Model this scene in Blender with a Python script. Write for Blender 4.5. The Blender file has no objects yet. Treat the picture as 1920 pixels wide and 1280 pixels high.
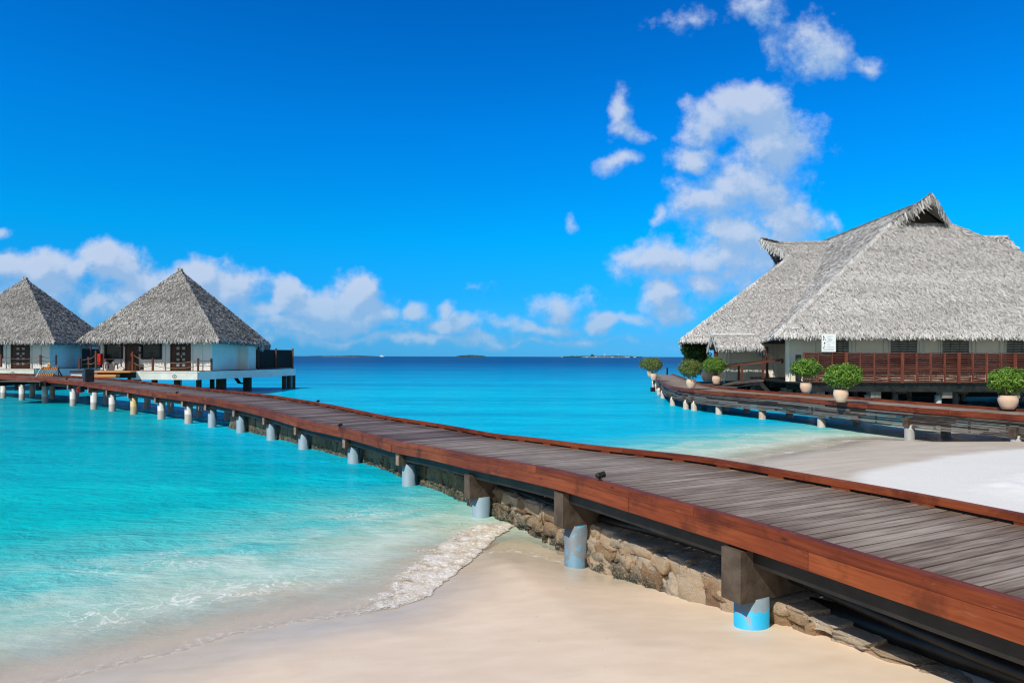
import bpy, math, random
import numpy as np
from mathutils import Vector, Matrix
rnd = random.Random(7)
rng = np.random.default_rng(7)
sc = bpy.context.scene
COL = sc.collection
R = math.radians
# ---------------------------------------------------------------- camera
F = 1280.0; TILT = 0.0025; H = 2.75; CX, CY = 960.0, 668.3
cam = bpy.data.cameras.new('camera'); cam_ob = bpy.data.objects.new('camera', cam); COL.objects.link(cam_ob)
cam.lens = 24; cam.sensor_width = 36; cam.shift_y = 28.3 / 1920; cam.clip_start = 0.05; cam.clip_end = 60000
ct, st_ = math.cos(TILT), math.sin(TILT)
cam_ob.matrix_world = Matrix(((ct, -st_, 0, 0), (0, 0, -1, 0), (st_, ct, 0, H), (0, 0, 0, 1)))
sc.camera = cam_ob
sc.view_settings.view_transform = 'Standard'; sc.view_settings.look = 'None'
sc.view_settings.exposure = 0; sc.view_settings.gamma = 1
sc.render.engine = 'CYCLES'; sc.cycles.use_denoising = True
sc.cycles.max_bounces = 8; sc.cycles.transparent_max_bounces = 12
sc.cycles.use_adaptive_sampling = False
sc.cycles.filter_width = 1.2

def ray(px, py):
    u = px - CX; v = py - CY
    return np.array([(u * ct + v * st_) / F, 1.0, -(-u * st_ + v * ct) / F])
def atz(px, py, z=0.0):
    d = ray(px, py); t = (z - H) / d[2]
    return np.array([0, 0, H]) + d * t
def aty(px, py, Y):
    return np.array([0, 0, H]) + ray(px, py) * Y
# ---------------------------------------------------------------- node helpers
class NT:
    def __init__(s, tree): s.t = tree
    def n(s, kind, **kw):
        o = s.t.nodes.new(kind)
        for k, v in kw.items(): setattr(o, k, v)
        return o
    def link(s, a, b): s.t.links.new(a, b)
    def put(s, sock, v):
        if v is None: return
        if hasattr(v, 'is_output') or isinstance(v, bpy.types.NodeSocket): s.link(v, sock)
        else: sock.default_value = v
    def m(s, op, a, b=None, c=None, clamp=False):
        o = s.n('ShaderNodeMath', operation=op, use_clamp=clamp)
        for i, v in enumerate((a, b, c)): s.put(o.inputs[i], v)
        return o.outputs[0]
    def vm(s, op, a, b=None):
        o = s.n('ShaderNodeVectorMath', operation=op); s.put(o.inputs[0], a); s.put(o.inputs[1], b)
        return o.outputs['Value'] if op in ('LENGTH', 'DOT_PRODUCT') else o.outputs[0]
    def noise(s, vec, scale, detail=4, rough=.55, dist=0.0):
        o = s.n('ShaderNodeTexNoise'); s.put(o.inputs['Vector'], vec)
        o.inputs['Scale'].default_value = scale; o.inputs['Detail'].default_value = detail
        o.inputs['Roughness'].default_value = rough; o.inputs['Distortion'].default_value = dist
        return o.outputs['Fac']
    def ramp(s, fac, stops, interp='LINEAR'):
        o = s.n('ShaderNodeValToRGB'); s.put(o.inputs[0], fac); cr = o.color_ramp; cr.interpolation = interp
        while len(cr.elements) < len(stops): cr.elements.new(.5)
        for e, (p, c) in zip(cr.elements, stops):
            e.position = p
            if isinstance(c, (int, float)): c = (c, c, c)
            e.color = (*c[:3], 1)
        return o.outputs[0]
    def mix(s, fac, a, b, blend='MIX'):
        o = s.n('ShaderNodeMix', data_type='RGBA', blend_type=blend); s.put(o.inputs[0], fac)
        for sock, v in ((o.inputs[6], a), (o.inputs[7], b)):
            if isinstance(v, (tuple, list)): v = (*v[:3], 1)
            s.put(sock, v)
        return o.outputs[2]
    def ss(s, x, lo, hi, a=0.0, b=1.0):
        o = s.n('ShaderNodeMapRange', interpolation_type='SMOOTHSTEP'); s.put(o.inputs[0], x)
        o.inputs[1].default_value = lo; o.inputs[2].default_value = hi
        o.inputs[3].default_value = a; o.inputs[4].default_value = b
        return o.outputs[0]
    def scale(s, vec, sx, sy, sz):
        o = s.n('ShaderNodeVectorMath', operation='MULTIPLY'); s.put(o.inputs[0], vec)
        o.inputs[1].default_value = (sx, sy, sz); return o.outputs[0]
    def attr(s, name):
        return s.n('ShaderNodeAttribute', attribute_name=name).outputs['Fac']
    def bump(s, h, strength=.3, dist=.02, normal=None):
        o = s.n('ShaderNodeBump'); s.put(o.inputs['Height'], h)
        o.inputs['Strength'].default_value = strength; o.inputs['Distance'].default_value = dist
        if normal is not None: s.link(normal, o.inputs['Normal'])
        return o.outputs[0]
# ---------------------------------------------------------------- world: Nishita sky, tinted to the deep polarised blue, with clouds at infinity
SUN_DIR = Vector((-.64, -.77, 0)).normalized() * math.cos(R(46)) + Vector((0, 0, math.sin(R(46))))
w = bpy.data.worlds.new('World'); sc.world = w; w.use_nodes = True
N = NT(w.node_tree); bg = w.node_tree.nodes['Background']
sk = N.n('ShaderNodeTexSky', sky_type='NISHITA'); sk.sun_disc = False
sk.sun_elevation = R(46); sk.sun_rotation = R(219.7); sk.air_density = 1; sk.dust_density = .3; sk.ozone_density = 3
bg.inputs[1].default_value = 0.1
gen = N.n('ShaderNodeTexCoord').outputs['Generated']
sep = N.n('ShaderNodeSeparateXYZ'); N.link(gen, sep.inputs[0])
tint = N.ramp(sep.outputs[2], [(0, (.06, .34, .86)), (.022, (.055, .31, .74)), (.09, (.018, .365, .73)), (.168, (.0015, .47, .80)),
                               (.311, (.0008, .445, .90)), (.463, (.001, .36, .82)), (.6, (.08, .30, .60)), (1, (.22, .36, .52))])  # overhead stops, out of view, whitened for less blue fill
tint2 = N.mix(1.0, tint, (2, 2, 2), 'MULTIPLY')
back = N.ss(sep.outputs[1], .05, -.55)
tint3 = N.mix(back, tint2, (1.25, 1.15, 1.04))  # unseen sky behind made warmer and brighter as added fill light
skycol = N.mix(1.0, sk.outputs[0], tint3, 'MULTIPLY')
yy = N.m('MAXIMUM', sep.outputs[1], .02)
comb = N.n('ShaderNodeCombineXYZ')
N.link(N.m('DIVIDE', sep.outputs[0], yy), comb.inputs[0]); N.link(N.m('DIVIDE', sep.outputs[2], yy), comb.inputs[1])
UV = comb.outputs[0]
BLOBS = [(1430,5,60,45,.60),(1525,90,75,58,.78),(1635,122,32,18,.55),(1300,40,60,30,.30),
 (1415,200,75,50,1.05),(1455,265,75,70,1.0),(1340,235,75,45,.95),(1300,290,50,32,.85),(1290,215,30,40,.55),
 (1410,350,110,60,.95),(1330,380,80,50,.85),(1460,400,90,50,.85),(1400,440,120,50,.8),(1350,490,150,50,.85),(1240,490,100,40,.78),(1190,470,50,30,.7),(1340,540,110,40,.7),
 (1238,548,42,32,1.0),(1255,578,60,22,.8),(1560,400,20,25,.5),
 (1168,205,20,40,.70),(1172,240,24,24,.66),(1160,303,32,20,.72),(1228,410,14,34,.5),(1073,420,12,14,.4),
 (10,500,80,32,.95),(80,512,90,40,1.0),(150,520,70,30,.9),(205,508,70,42,1.05),(290,535,90,45,.95),(375,512,50,42,1.1),(430,545,70,38,1.0),(520,575,110,32,.85),(0,440,26,16,.75),(180,580,110,40,.7),
 (540,550,42,38,1.1),(600,575,80,40,1.05),(660,560,48,42,1.1),(690,590,75,32,1.05),(780,583,30,20,1.0),(640,605,160,22,.75),(845,585,20,16,.7),(850,606,55,18,.85),(885,545,50,22,.35),
 (1055,578,60,26,.72),(1130,608,36,20,1.05),(1010,612,90,18,.7),(940,600,50,16,.55),(1180,600,60,16,.6),(700,632,420,16,.62),(300,560,260,45,.72),(80,560,120,60,.7),(560,610,220,30,.72),(1010,640,260,12,.5),(250,600,250,30,.6)]
def cloud_group():
    g = bpy.data.node_groups.new('cloud_field', 'ShaderNodeTree')
    g.interface.new_socket('UV', in_out='INPUT', socket_type='NodeSocketVector')
    g.interface.new_socket('D', in_out='OUTPUT', socket_type='NodeSocketFloat')
    G = NT(g); gi = G.n('NodeGroupInput'); go = G.n('NodeGroupOutput'); uv = gi.outputs[0]
    nz = G.n('ShaderNodeTexNoise'); G.link(uv, nz.inputs['Vector']); nz.inputs['Scale'].default_value = 11; nz.inputs['Detail'].default_value = 3
    wv = G.vm('SCALE', G.vm('SUBTRACT', nz.outputs['Color'], (.5, .5, .5))); wv.node.inputs['Scale'].default_value = .075
    p = G.vm('ADD', uv, wv)
    best = None
    for (x, y, rx, ry, wt) in BLOBS:
        q = G.vm('SUBTRACT', p, ((x - CX) / F, (CY - y) / F, 0))
        q = G.vm('MULTIPLY', q, (F / (rx * 1.4), F / (ry * 1.4), 0))
        v = G.m('MULTIPLY_ADD', G.vm('LENGTH', q), -wt, wt)
        best = v if best is None else G.m('SMOOTH_MAX', best, v, .12)
    f1 = G.noise(uv, 15, 12, .63)
    f2 = G.noise(uv, 52, 7, .6)
    d = G.m('ADD', G.m('ADD', best, G.m('MULTIPLY', G.m('SUBTRACT', f1, .545), 1.35)), G.m('MULTIPLY', G.m('SUBTRACT', f2, .5), .42))
    G.link(d, go.inputs[0]); return g
CG = cloud_group()
def cf(vec):
    o = N.n('ShaderNodeGroup'); o.node_tree = CG; N.link(vec, o.inputs[0]); return o.outputs[0]
D0 = cf(UV); D1 = cf(N.vm('ADD', UV, (-.012, .022, 0)))
alpha = N.ss(D0, .02, .60)
lit = N.ss(N.m('SUBTRACT', D0, D1), -.15, .45)
thick = N.ss(D0, .1, .9)
ccol = N.mix(lit, (2.9, 4.8, 7.6), (6.0, 6.9, 8.6))
ccol = N.mix(N.m('MULTIPLY', thick, .30), ccol, (4.6, 5.8, 7.8))
lowh = N.ss(sep.outputs[2], .0, .12)          # far clouds sink into the bluish horizon air
ccol = N.mix(N.m('MULTIPLY_ADD', lowh, -.55, .55), ccol, (1.3, 4.4, 7.8))
front = N.m('MULTIPLY', N.ss(sep.outputs[1], .05, .25), N.ss(sep.outputs[2], .0, .012))
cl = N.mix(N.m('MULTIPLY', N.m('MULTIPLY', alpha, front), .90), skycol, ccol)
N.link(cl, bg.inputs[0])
# ---------------------------------------------------------------- sun
sun = bpy.data.lights.new('sun', 'SUN'); sun.energy = 4.4; sun.angle = R(.53); sun.color = (1, .94, .83)
so = bpy.data.objects.new('sun', sun); COL.objects.link(so); so.location = (-30, -30, 40)
so.rotation_euler = SUN_DIR.to_track_quat('Z', 'Y').to_euler()
# ---------------------------------------------------------------- materials
def newmat(name):
    m = bpy.data.materials.new(name); m.use_nodes = True
    n = NT(m.node_tree); return m, n, m.node_tree.nodes['Principled BSDF']
def pmat(name, c1, c2=None, scale=3.0, rough=.6, bump=0.0, bscale=20, spec=.3, vec='Object', stretch=(1, 1, 1), metal=0.0, detail=5, lo=.35, hi=.65):
    m, n, b = newmat(name)
    b.inputs['Roughness'].default_value = rough; b.inputs['Specular IOR Level'].default_value = spec; b.inputs['Metallic'].default_value = metal
    tc = n.n('ShaderNodeTexCoord').outputs[vec]; v = n.scale(tc, *stretch)
    if c2 is None: b.inputs['Base Color'].default_value = (*c1, 1)
    else: n.link(n.ramp(n.noise(v, scale, detail), [(lo, c1), (hi, c2)]), b.inputs['Base Color'])
    if bump: n.link(n.bump(n.noise(v, bscale, 4), bump, .02), b.inputs['Normal'])
    return m
def wood_mat(name, dark, mid, pale, amount=.5, rough=.62, island=.5, spec=.25, worn=False, stains=False):
    """grain runs along U of the part's own UV map; every board differs a little"""
    m, n, b = newmat(name)
    uv = n.n('ShaderNodeTexCoord').outputs['UV']
    g1 = n.noise(n.scale(uv, 1.6, 34, 1), 1.0, 5, .6); g2 = n.noise(n.scale(uv, .55, 2.2, 1), 1.0, 4, .6)
    isl = n.n('ShaderNodeNewGeometry').outputs['Random Per Island']
    f = n.m('ADD', n.m('MULTIPLY', g1, .45), n.m('MULTIPLY', g2, .55))
    if worn:      # feet wear the middle of the boards pale, the ends keep their stain
        su = n.n('ShaderNodeSeparateXYZ'); n.link(uv, su.inputs[0]); q = n.m('ABSOLUTE', n.m('SUBTRACT', n.m('MODULO', su.outputs[0], 10.0), 1.17))
        f = n.m('ADD', f, n.m('MULTIPLY', n.ss(n.m('ADD', q, n.m('MULTIPLY', n.m('SUBTRACT', g2, .5), 1.6)), 1.15, .35), .10)); f = n.m('SUBTRACT', f, .05)
    f = n.m('ADD', f, n.m('MULTIPLY', n.m('SUBTRACT', isl, .5), island * .35))
    col = n.ramp(f, [(.30, dark), (.47, mid), (.47 + .26 * (1 - amount) + .05, pale)])
    if stains:
        tcO = n.n('ShaderNodeTexCoord').outputs['Object']
        col = n.mix(n.m('MULTIPLY', n.ss(n.noise(tcO, 1.7, 6, .65), .50, .66), .60), col, dark)
        col = n.mix(n.m('MULTIPLY', n.ss(n.noise(n.scale(uv, 3, 14, 1), 1.0, 5, .7), .60, .72), .35), col, (.30, .17, .11))
        kn = n.n('ShaderNodeTexVoronoi'); n.link(n.scale(uv, 1.5, 5, 1), kn.inputs['Vector']); kn.inputs['Scale'].default_value = 1.0
        col = n.mix(n.m('MULTIPLY', n.ss(kn.outputs['Distance'], .09, .03), .7), col, (dark[0] * .6, dark[1] * .6, dark[2] * .6))
    n.link(col, b.inputs['Base Color']); b.inputs['Roughness'].default_value = rough; b.inputs['Specular IOR Level'].default_value = spec
    n.link(n.bump(n.noise(n.scale(uv, 2, 60, 1), 1.0, 4), .25, .006), b.inputs['Normal'])
    return m
M = {}
M['deck_grey'] = wood_mat('deck_grey', (.052, .031, .020), (.160, .114, .080), (.39, .325, .26), .42, .65, .22, worn=True)
M['deck_brown'] = wood_mat('deck_brown', (.030, .015, .010), (.085, .052, .038), (.26, .21, .175), .42, .65, .5, worn=True)
M['stain'] = wood_mat('stain', (.050, .0095, .0040), (.155, .030, .0095), (.27, .068, .020), .4, .55, .3, .25, stains=True)
M['stain_dark'] = wood_mat('stain_dark', (.022, .008, .005), (.055, .019, .011), (.12, .048, .025), .4, .55, .6)
M['fence'] = wood_mat('fence', (.045, .010, .006), (.125, .030, .017), (.21, .062, .036), .4, .55, .8)
M['slat'] = wood_mat('slat', (.012, .010, .009), (.035, .028, .024), (.16, .14, .125), .5, .7, 1.0)
M['fresh'] = wood_mat('fresh', (.42, .16, .045), (.62, .27, .08), (.75, .40, .16), .4, .5, .6)
M['black_wood'] = pmat('black_wood', (.007, .006, .006), (.018, .014, .012), 4, .6, .3)
M['black_beam'] = pmat('black_beam', (.010, .0095, .008), (.028, .024, .020), 3, .55, .2)
M['concrete_dark'] = pmat('concrete_dark', (.045, .032, .022), (.10, .075, .055), 5, .8, .5, 14)
M['concrete_end'] = pmat('concrete_end', (.17, .115, .09), (.33, .23, .18), 6, .85, .4, 20)
def pile_mat(name, base, base2, wet, patch=None, patch_lo=.62):
    m, n, b = newmat(name)
    geo = n.n('ShaderNodeNewGeometry'); tc = n.n('ShaderNodeTexCoord').outputs['Object']
    s = n.n('ShaderNodeSeparateXYZ'); n.link(geo.outputs['Position'], s.inputs[0])
    c = n.ramp(n.noise(tc, 5, 5), [(.35, base), (.65, base2)])
    nz = n.noise(tc, 3, 5)
    if patch: c = n.mix(n.ss(n.noise(tc, 4.3, 5, .6, .6), patch_lo, patch_lo + .02), c, patch)
    band = n.ss(n.m('ADD', s.outputs[2], n.m('MULTIPLY', n.m('SUBTRACT', nz, .5), .10)), .40, .33)   # tide stain
    c = n.mix(n.m('MULTIPLY', band, .75), c, wet)
    n.link(c, b.inputs['Base Color']); b.inputs['Roughness'].default_value = .6
    n.link(n.bump(n.noise(tc, 30, 4), .25, .01), b.inputs['Normal']); return m
M['pile_white'] = pile_mat('pile_white', (.52, .53, .53), (.68, .67, .64), (.26, .25, .22))
M['pile_yellow'] = pile_mat('pile_yellow', (.50, .38, .16), (.66, .56, .34), (.30, .26, .18))
M['pile_blue_grey'] = pile_mat('pile_blue_grey', (.17, .28, .37), (.26, .37, .45), (.20, .30, .36))
M['pile_patchy'] = pile_mat('pile_patchy', (.13, .16, .185), (.19, .22, .245), (.15, .18, .20), (.02, .42, .72), .59)
M['pile_blue'] = pile_mat('pile_blue', (.20, .27, .32), (.26, .33, .37), (.03, .40, .68), (.015, .42, .72), .475)
M['pile_cream'] = pile_mat('pile_cream', (.62, .56, .45), (.74, .69, .60), (.33, .29, .24))
M['pile_rust'] = pile_mat('pile_rust', (.62, .56, .45), (.74, .69, .60), (.33, .29, .24), (.50, .22, .05), .50)
M['pile_grey'] = pile_mat('pile_grey', (.34, .33, .31), (.46, .44, .42), (.25, .25, .24))
M['white_wall'] = pmat('white_wall', (.78, .76, .70), (.86, .84, .79), 1.2, .75, .12, 30)
M['pavilion_wall'] = pmat('pavilion_wall', (.86, .79, .64), (.92, .86, .72), 1.0, .75, .12, 30)
M['trim'] = pmat('trim', (.74, .73, .67), (.80, .79, .74), 2, .6)
M['white_wall_shaded'] = pmat('white_wall_shaded', (.52, .66, .66), (.60, .74, .73), 1.2, .7)  # white wall with its teal shade put into the colour, unused
M['white_board'] = pmat('white_board', (.68, .65, .56), (.82, .79, .70), 1.6, .6, .1)
M['glass_dark'] = pmat('glass_dark', (.012, .020, .024), (.032, .046, .052), 1.5, .2, spec=.22)
M['louvre'] = pmat('louvre', (.09, .105, .11), (.16, .175, .18), 6, .35)
M['door_red'] = pmat('door_red', (.030, .009, .006), (.070, .022, .013), 4, .45, stretch=(6, 6, 1))
M['pane'] = pmat('pane', (.17, .22, .24), (.27, .32, .34), 5, .15, spec=.6)
M['black_metal'] = pmat('black_metal', (.008, .008, .009), (.02, .02, .02), 8, .4)
M['red_paint'] = pmat('red_paint', (.42, .018, .010), (.55, .03, .015), 4, .4)
M['orange'] = pmat('orange', (.72, .24, .03), (.80, .30, .05), 4, .5)
M['yellow'] = pmat('yellow', (.75, .33, .03), (.80, .40, .06), 4, .5)
M['rope'] = pmat('rope', (.20, .13, .08), (.33, .24, .16), 20, .9)
M['post'] = wood_mat('post', (.045, .012, .008), (.11, .034, .019), (.18, .070, .04), .4, .55, .6)
M['clay'] = pmat('clay', (.62, .43, .30), (.76, .57, .43), 2.2, .8, .15, 40)
M['soil'] = pmat('soil', (.03, .02, .014), (.07, .05, .035), 20, .95)
M['stem'] = pmat('stem', (.16, .125, .09), (.30, .25, .19), 10, .9)
M['pipe'] = pmat('pipe', (.006, .006, .006), (.014, .014, .013), 6, .4)
M['hose'] = pmat('hose', (.01, .09, .45), (.02, .12, .55), 6, .4)
M['sign'] = pmat('sign', (.80, .81, .80), (.84, .85, .84), 3, .45)
M['ink'] = pmat('ink', (.015, .018, .022), (.03, .035, .04), 9, .6)
M['ink_grey'] = pmat('ink_grey', (.22, .24, .26), (.34, .36, .38), 9, .6)
M['turquoise_board'] = pmat('turquoise_board', (.22, .42, .46), (.30, .5, .54), 4, .6)
def leaf_mat(name, stops, trans=.25):
    m, n, b = newmat(name)
    isl = n.n('ShaderNodeNewGeometry').outputs['Random Per Island']
    tc = n.n('ShaderNodeTexCoord').outputs['Object']
    f = n.m('ADD', n.m('MULTIPLY', isl, .7), n.m('MULTIPLY', n.noise(tc, 3.5, 3), .35))
    n.link(n.ramp(f, stops), b.inputs['Base Color']); b.inputs['Roughness'].default_value = .5; b.inputs['Specular IOR Level'].default_value = .3
    tr = n.n('ShaderNodeBsdfTranslucent'); n.link(n.ramp(f, [(p, (c[0] * 1.3, c[1] * 1.3, c[2] * .8)) for p, c in stops]), tr.inputs[0])
    mx = n.n('ShaderNodeMixShader'); mx.inputs[0].default_value = trans
    out = m.node_tree.nodes['Material Output']; n.link(b.outputs[0], mx.inputs[1]); n.link(tr.outputs[0], mx.inputs[2]); n.link(mx.outputs[0], out.inputs[0])
    return m
M['leaf'] = leaf_mat('leaf', [(.1, (.045, .105, .014)), (.5, (.115, .25, .028)), (.85, (.26, .40, .07))])
M['leaf_olive'] = leaf_mat('leaf_olive', [(.1, (.06, .09, .018)), (.5, (.13, .19, .035)), (.85, (.26, .28, .08))])
M['leaf_dark'] = leaf_mat('leaf_dark', [(.1, (.014, .038, .012)), (.5, (.045, .105, .024)), (.85, (.13, .22, .05))])
M['island_green'] = pmat('island_green', (.010, .035, .030), (.035, .085, .06), .06, .9)
M['island_sand'] = pmat('island_sand', (.55, .52, .46), (.7, .67, .6), .05, .9)
def thatch_mat(name, stops):
    m, n, b = newmat(name)
    isl = n.n('ShaderNodeNewGeometry').outputs['Random Per Island']
    tc = n.n('ShaderNodeTexCoord').outputs['Object']
    big = n.noise(n.scale(tc, .12, .12, .95), 1.0, 5)
    f = n.m('ADD', n.m('MULTIPLY', isl, .62), n.m('MULTIPLY', big, .62))
    n.link(n.ramp(f, stops), b.inputs['Base Color']); b.inputs['Roughness'].default_value = .85; b.inputs['Specular IOR Level'].default_value = .15
    return m
M['thatch'] = thatch_mat('thatch', [(.22, (.23, .22, .205)), (.48, (.42, .405, .385)), (.75, (.58, .565, .545)), (1.05, (.74, .73, .71))])
M['thatch_old_and_shade'] = thatch_mat('thatch_old_and_shade', [(.22, (.105, .098, .09)), (.48, (.25, .24, .225)), (.75, (.42, .405, .385)), (1.0, (.66, .65, .63))])
M['thatch_cap'] = pmat('thatch_cap', (.50, .48, .45), (.74, .72, .69), 9, .9, .6, 40)
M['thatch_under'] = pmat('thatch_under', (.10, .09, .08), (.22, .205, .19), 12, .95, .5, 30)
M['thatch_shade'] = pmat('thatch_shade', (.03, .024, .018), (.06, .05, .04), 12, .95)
# ---------------------------------------------------------------- object helpers
ORG = {}
def props(o, label=None, cat=None, group=None, kind=None):
    if label: o['label'] = label
    if cat: o['category'] = cat
    if group: o['group'] = group
    if kind: o['kind'] = kind
    return o
def thing(name, loc, label, cat, group=None):
    o = bpy.data.objects.new(name, None); COL.objects.link(o); o.location = tuple(float(v) for v in loc)
    o.empty_display_size = .3; ORG[o.name] = np.array(o.location, float)
    return props(o, label, cat, group)
class MB:
    """collects faces of ONE mesh object (world coordinates)"""
    def __init__(s): s.v = []; s.f = []; s.uv = {}; s.mi = {}; s.smooth = False
    def quad_uv(s, idx, uvs, mi=0):
        s.uv[len(s.f)] = uvs
        if mi: s.mi[len(s.f)] = mi
        s.f.append(idx)
    def hexa(s, P8, uvl=None, mi=0):
        """8 corners: bottom 4 (ccw) then top 4; uvl=(length,width,height,offset): u runs from corner 0 to 1"""
        b = len(s.v); s.v += [tuple(map(float, p)) for p in P8]
        fs = [(3, 2, 1, 0), (4, 5, 6, 7), (0, 1, 5, 4), (1, 2, 6, 5), (2, 3, 7, 6), (3, 0, 4, 7)]
        if uvl is None:
            P = np.array(P8, float); uvl = (np.linalg.norm(P[1] - P[0]), np.linalg.norm(P[2] - P[1]), np.linalg.norm(P[4] - P[0]), rnd.random() * 50)
        L, W, Z, o = uvl; o2 = rnd.random() * 40
        c = {0: (0, 0), 1: (L, 0), 2: (L, W), 3: (0, W), 4: (0, W + Z), 5: (L, W + Z), 6: (L, 2 * W + Z), 7: (0, 2 * W + Z)}
        sid = {(0, 1, 5, 4): [(0, 0), (L, 0), (L, Z), (0, Z)], (2, 3, 7, 6): [(L, .5), (0, .5), (0, .5 + Z), (L, .5 + Z)],
               (1, 2, 6, 5): [(L, 0), (L, W), (L + Z, W), (L + Z, 0)], (3, 0, 4, 7): [(0, W), (0, 0), (-Z, 0), (-Z, W)]}
        for f in fs:
            uu = sid.get(f) or [c[i] for i in f]
            s.quad_uv(tuple(b + i for i in f), [(a + o, d + o2) for a, d in uu], mi)
    def box(s, c, size, rz=0.0, mi=0):
        x, y, z = [v / 2 for v in size]; cr, sr = math.cos(rz), math.sin(rz)
        if size[0] >= size[1]: base = [(-x, -y), (x, -y), (x, y), (-x, y)]
        else: base = [(x, -y), (x, y), (-x, y), (-x, -y)]
        P = [(c[0] + a * cr - b * sr, c[1] + a * sr + b * cr, c[2] + k) for k in (-z, z) for a, b in base]
        if size[2] > max(size[0], size[1]):   # upright: grain along z
            sw = [0, 4, 5, 1, 3, 7, 6, 2]; P = [P[i] for i in sw]
        s.hexa(P, mi=mi)
    def beam(s, p, q, wd, ht, mi=0):
        p = Vector(p); q = Vector(q); t = (q - p).normalized()
        up = Vector((0, 0, 1)) if abs(t.z) < .95 else Vector((0, 1, 0))
        n = t.cross(up).normalized(); u = n.cross(t)
        P = [p + n * wd / 2 - u * ht / 2, q + n * wd / 2 - u * ht / 2, q - n * wd / 2 - u * ht / 2, p - n * wd / 2 - u * ht / 2,
             p + n * wd / 2 + u * ht / 2, q + n * wd / 2 + u * ht / 2, q - n * wd / 2 + u * ht / 2, p - n * wd / 2 + u * ht / 2]
        s.hexa(P, mi=mi)
    def tube(s, pts, r, n=8, cap=True):
        pts = [Vector(p) for p in pts]; rs = r if hasattr(r, '__len__') else [r] * len(pts); b = len(s.v)
        for i, p in enumerate(pts):
            t = (pts[min(i + 1, len(pts) - 1)] - pts[max(i - 1, 0)]).normalized()
            a = t.cross(Vector((0, 0, 1)) if abs(t.z) < .9 else Vector((1, 0, 0))).normalized(); c = t.cross(a)
            for k in range(n):
                w_ = 2 * math.pi * k / n; s.v.append(tuple(p + (a * math.cos(w_) + c * math.sin(w_)) * rs[i]))
        for i in range(len(pts) - 1):
            for k in range(n):
                k2 = (k + 1) % n; s.f.append((b + i * n + k, b + i * n + k2, b + (i + 1) * n + k2, b + (i + 1) * n + k))
        if cap:
            s.f.append(tuple(b + k for k in range(n))[::-1]); e = b + (len(pts) - 1) * n; s.f.append(tuple(e + k for k in range(n)))
    def lathe(s, c, prof, n=28):
        b = len(s.v)
        for r, z in prof:
            for k in range(n):
                a = 2 * math.pi * k / n; s.v.append((c[0] + r * math.cos(a), c[1] + r * math.sin(a), c[2] + z))
        for i in range(len(prof) - 1):
            for k in range(n):
                k2 = (k + 1) % n; s.f.append((b + i * n + k, b + i * n + k2, b + (i + 1) * n + k2, b + (i + 1) * n + k))
        s.f.append(tuple(b + k for k in range(n))[::-1])
    def poly(s, P):
        b = len(s.v); s.v += [tuple(map(float, p)) for p in P]; s.f.append(tuple(range(b, b + len(P))))
    def prism(s, P, z0, z1):
        b = len(s.v); n = len(P)
        s.v += [(float(p[0]), float(p[1]), z0) for p in P] + [(float(p[0]), float(p[1]), z1) for p in P]
        s.f.append(tuple(range(b, b + n))[::-1]); s.f.append(tuple(range(b + n, b + 2 * n)))
        for i in range(n):
            j = (i + 1) % n; s.f.append((b + i, b + j, b + n + j, b + n + i))
    def build(s, name, mats, parent=None, org=None, label=None):
        if org is None: org = ORG[parent.name] if parent is not None else np.zeros(3)
        org = np.array(org, float)
        me = bpy.data.meshes.new(name); V = np.array(s.v, float) - org
        me.from_pydata(V.tolist(), [], s.f)
        if s.uv:
            ul = me.uv_layers.new(name='UVMap'); k = 0
            arr = np.zeros(len(me.loops) * 2, np.float32)
            for i, f in enumerate(s.f):
                u = s.uv.get(i)
                if u is not None:
                    for j, q in enumerate(u): arr[2 * (k + j)] = q[0]; arr[2 * (k + j) + 1] = q[1]
                k += len(f)
            ul.data.foreach_set('uv', arr)
        if not isinstance(mats, (list, tuple)): mats = [mats]
        for m in mats: me.materials.append(m)
        for i, k in s.mi.items(): me.polygons[i].material_index = k
        if s.smooth: me.polygons.foreach_set('use_smooth', [True] * len(me.polygons))
        me.update()
        o = bpy.data.objects.new(name, me); COL.objects.link(o)
        if parent is not None:
            o.parent = parent; ORG[o.name] = ORG[parent.name]
        else:
            o.location = tuple(org); ORG[o.name] = org
        if label: o['label'] = label
        return o
def np_mesh(name, V, faces4, mat, parent=None, org=None, smooth=False, attrs=None):
    """quads from numpy arrays"""
    if org is None: org = ORG[parent.name] if parent is not None else np.zeros(3)
    V = np.asarray(V, float) - np.asarray(org, float); nf = len(faces4)
    me = bpy.data.meshes.new(name); me.vertices.add(len(V)); me.vertices.foreach_set('co', V.astype(np.float32).ravel())
    me.loops.add(nf * 4); me.loops.foreach_set('vertex_index', np.asarray(faces4, np.int32).ravel())
    me.polygons.add(nf); me.polygons.foreach_set('loop_start', np.arange(0, nf * 4, 4, dtype=np.int32)); me.polygons.foreach_set('loop_total', np.full(nf, 4, np.int32))
    if smooth: me.polygons.foreach_set('use_smooth', np.ones(nf, bool))
    me.update(calc_edges=True); me.validate()
    for k, a in (attrs or {}).items():
        at = me.attributes.new(k, 'FLOAT', 'POINT'); at.data.foreach_set('value', np.asarray(a, np.float32).ravel())
    me.materials.append(mat)
    o = bpy.data.objects.new(name, me); COL.objects.link(o)
    if parent is not None: o.parent = parent; ORG[o.name] = ORG[parent.name]
    else: o.location = tuple(float(v) for v in org); ORG[o.name] = np.array(org, float)
    return o
def grid_faces(nu, nv):
    i = np.arange(nu - 1)[:, None]; j = np.arange(nv - 1)[None, :]; a = i * nv + j
    return np.stack([a, a + nv, a + nv + 1, a + 1], -1).reshape(-1, 4)
def copy_tree(o, parent=None):
    c = o.copy(); COL.objects.link(c); c.parent = parent; ORG[c.name] = ORG[o.name]
    for ch in list(o.children): copy_tree(ch, c)
    return c
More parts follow.
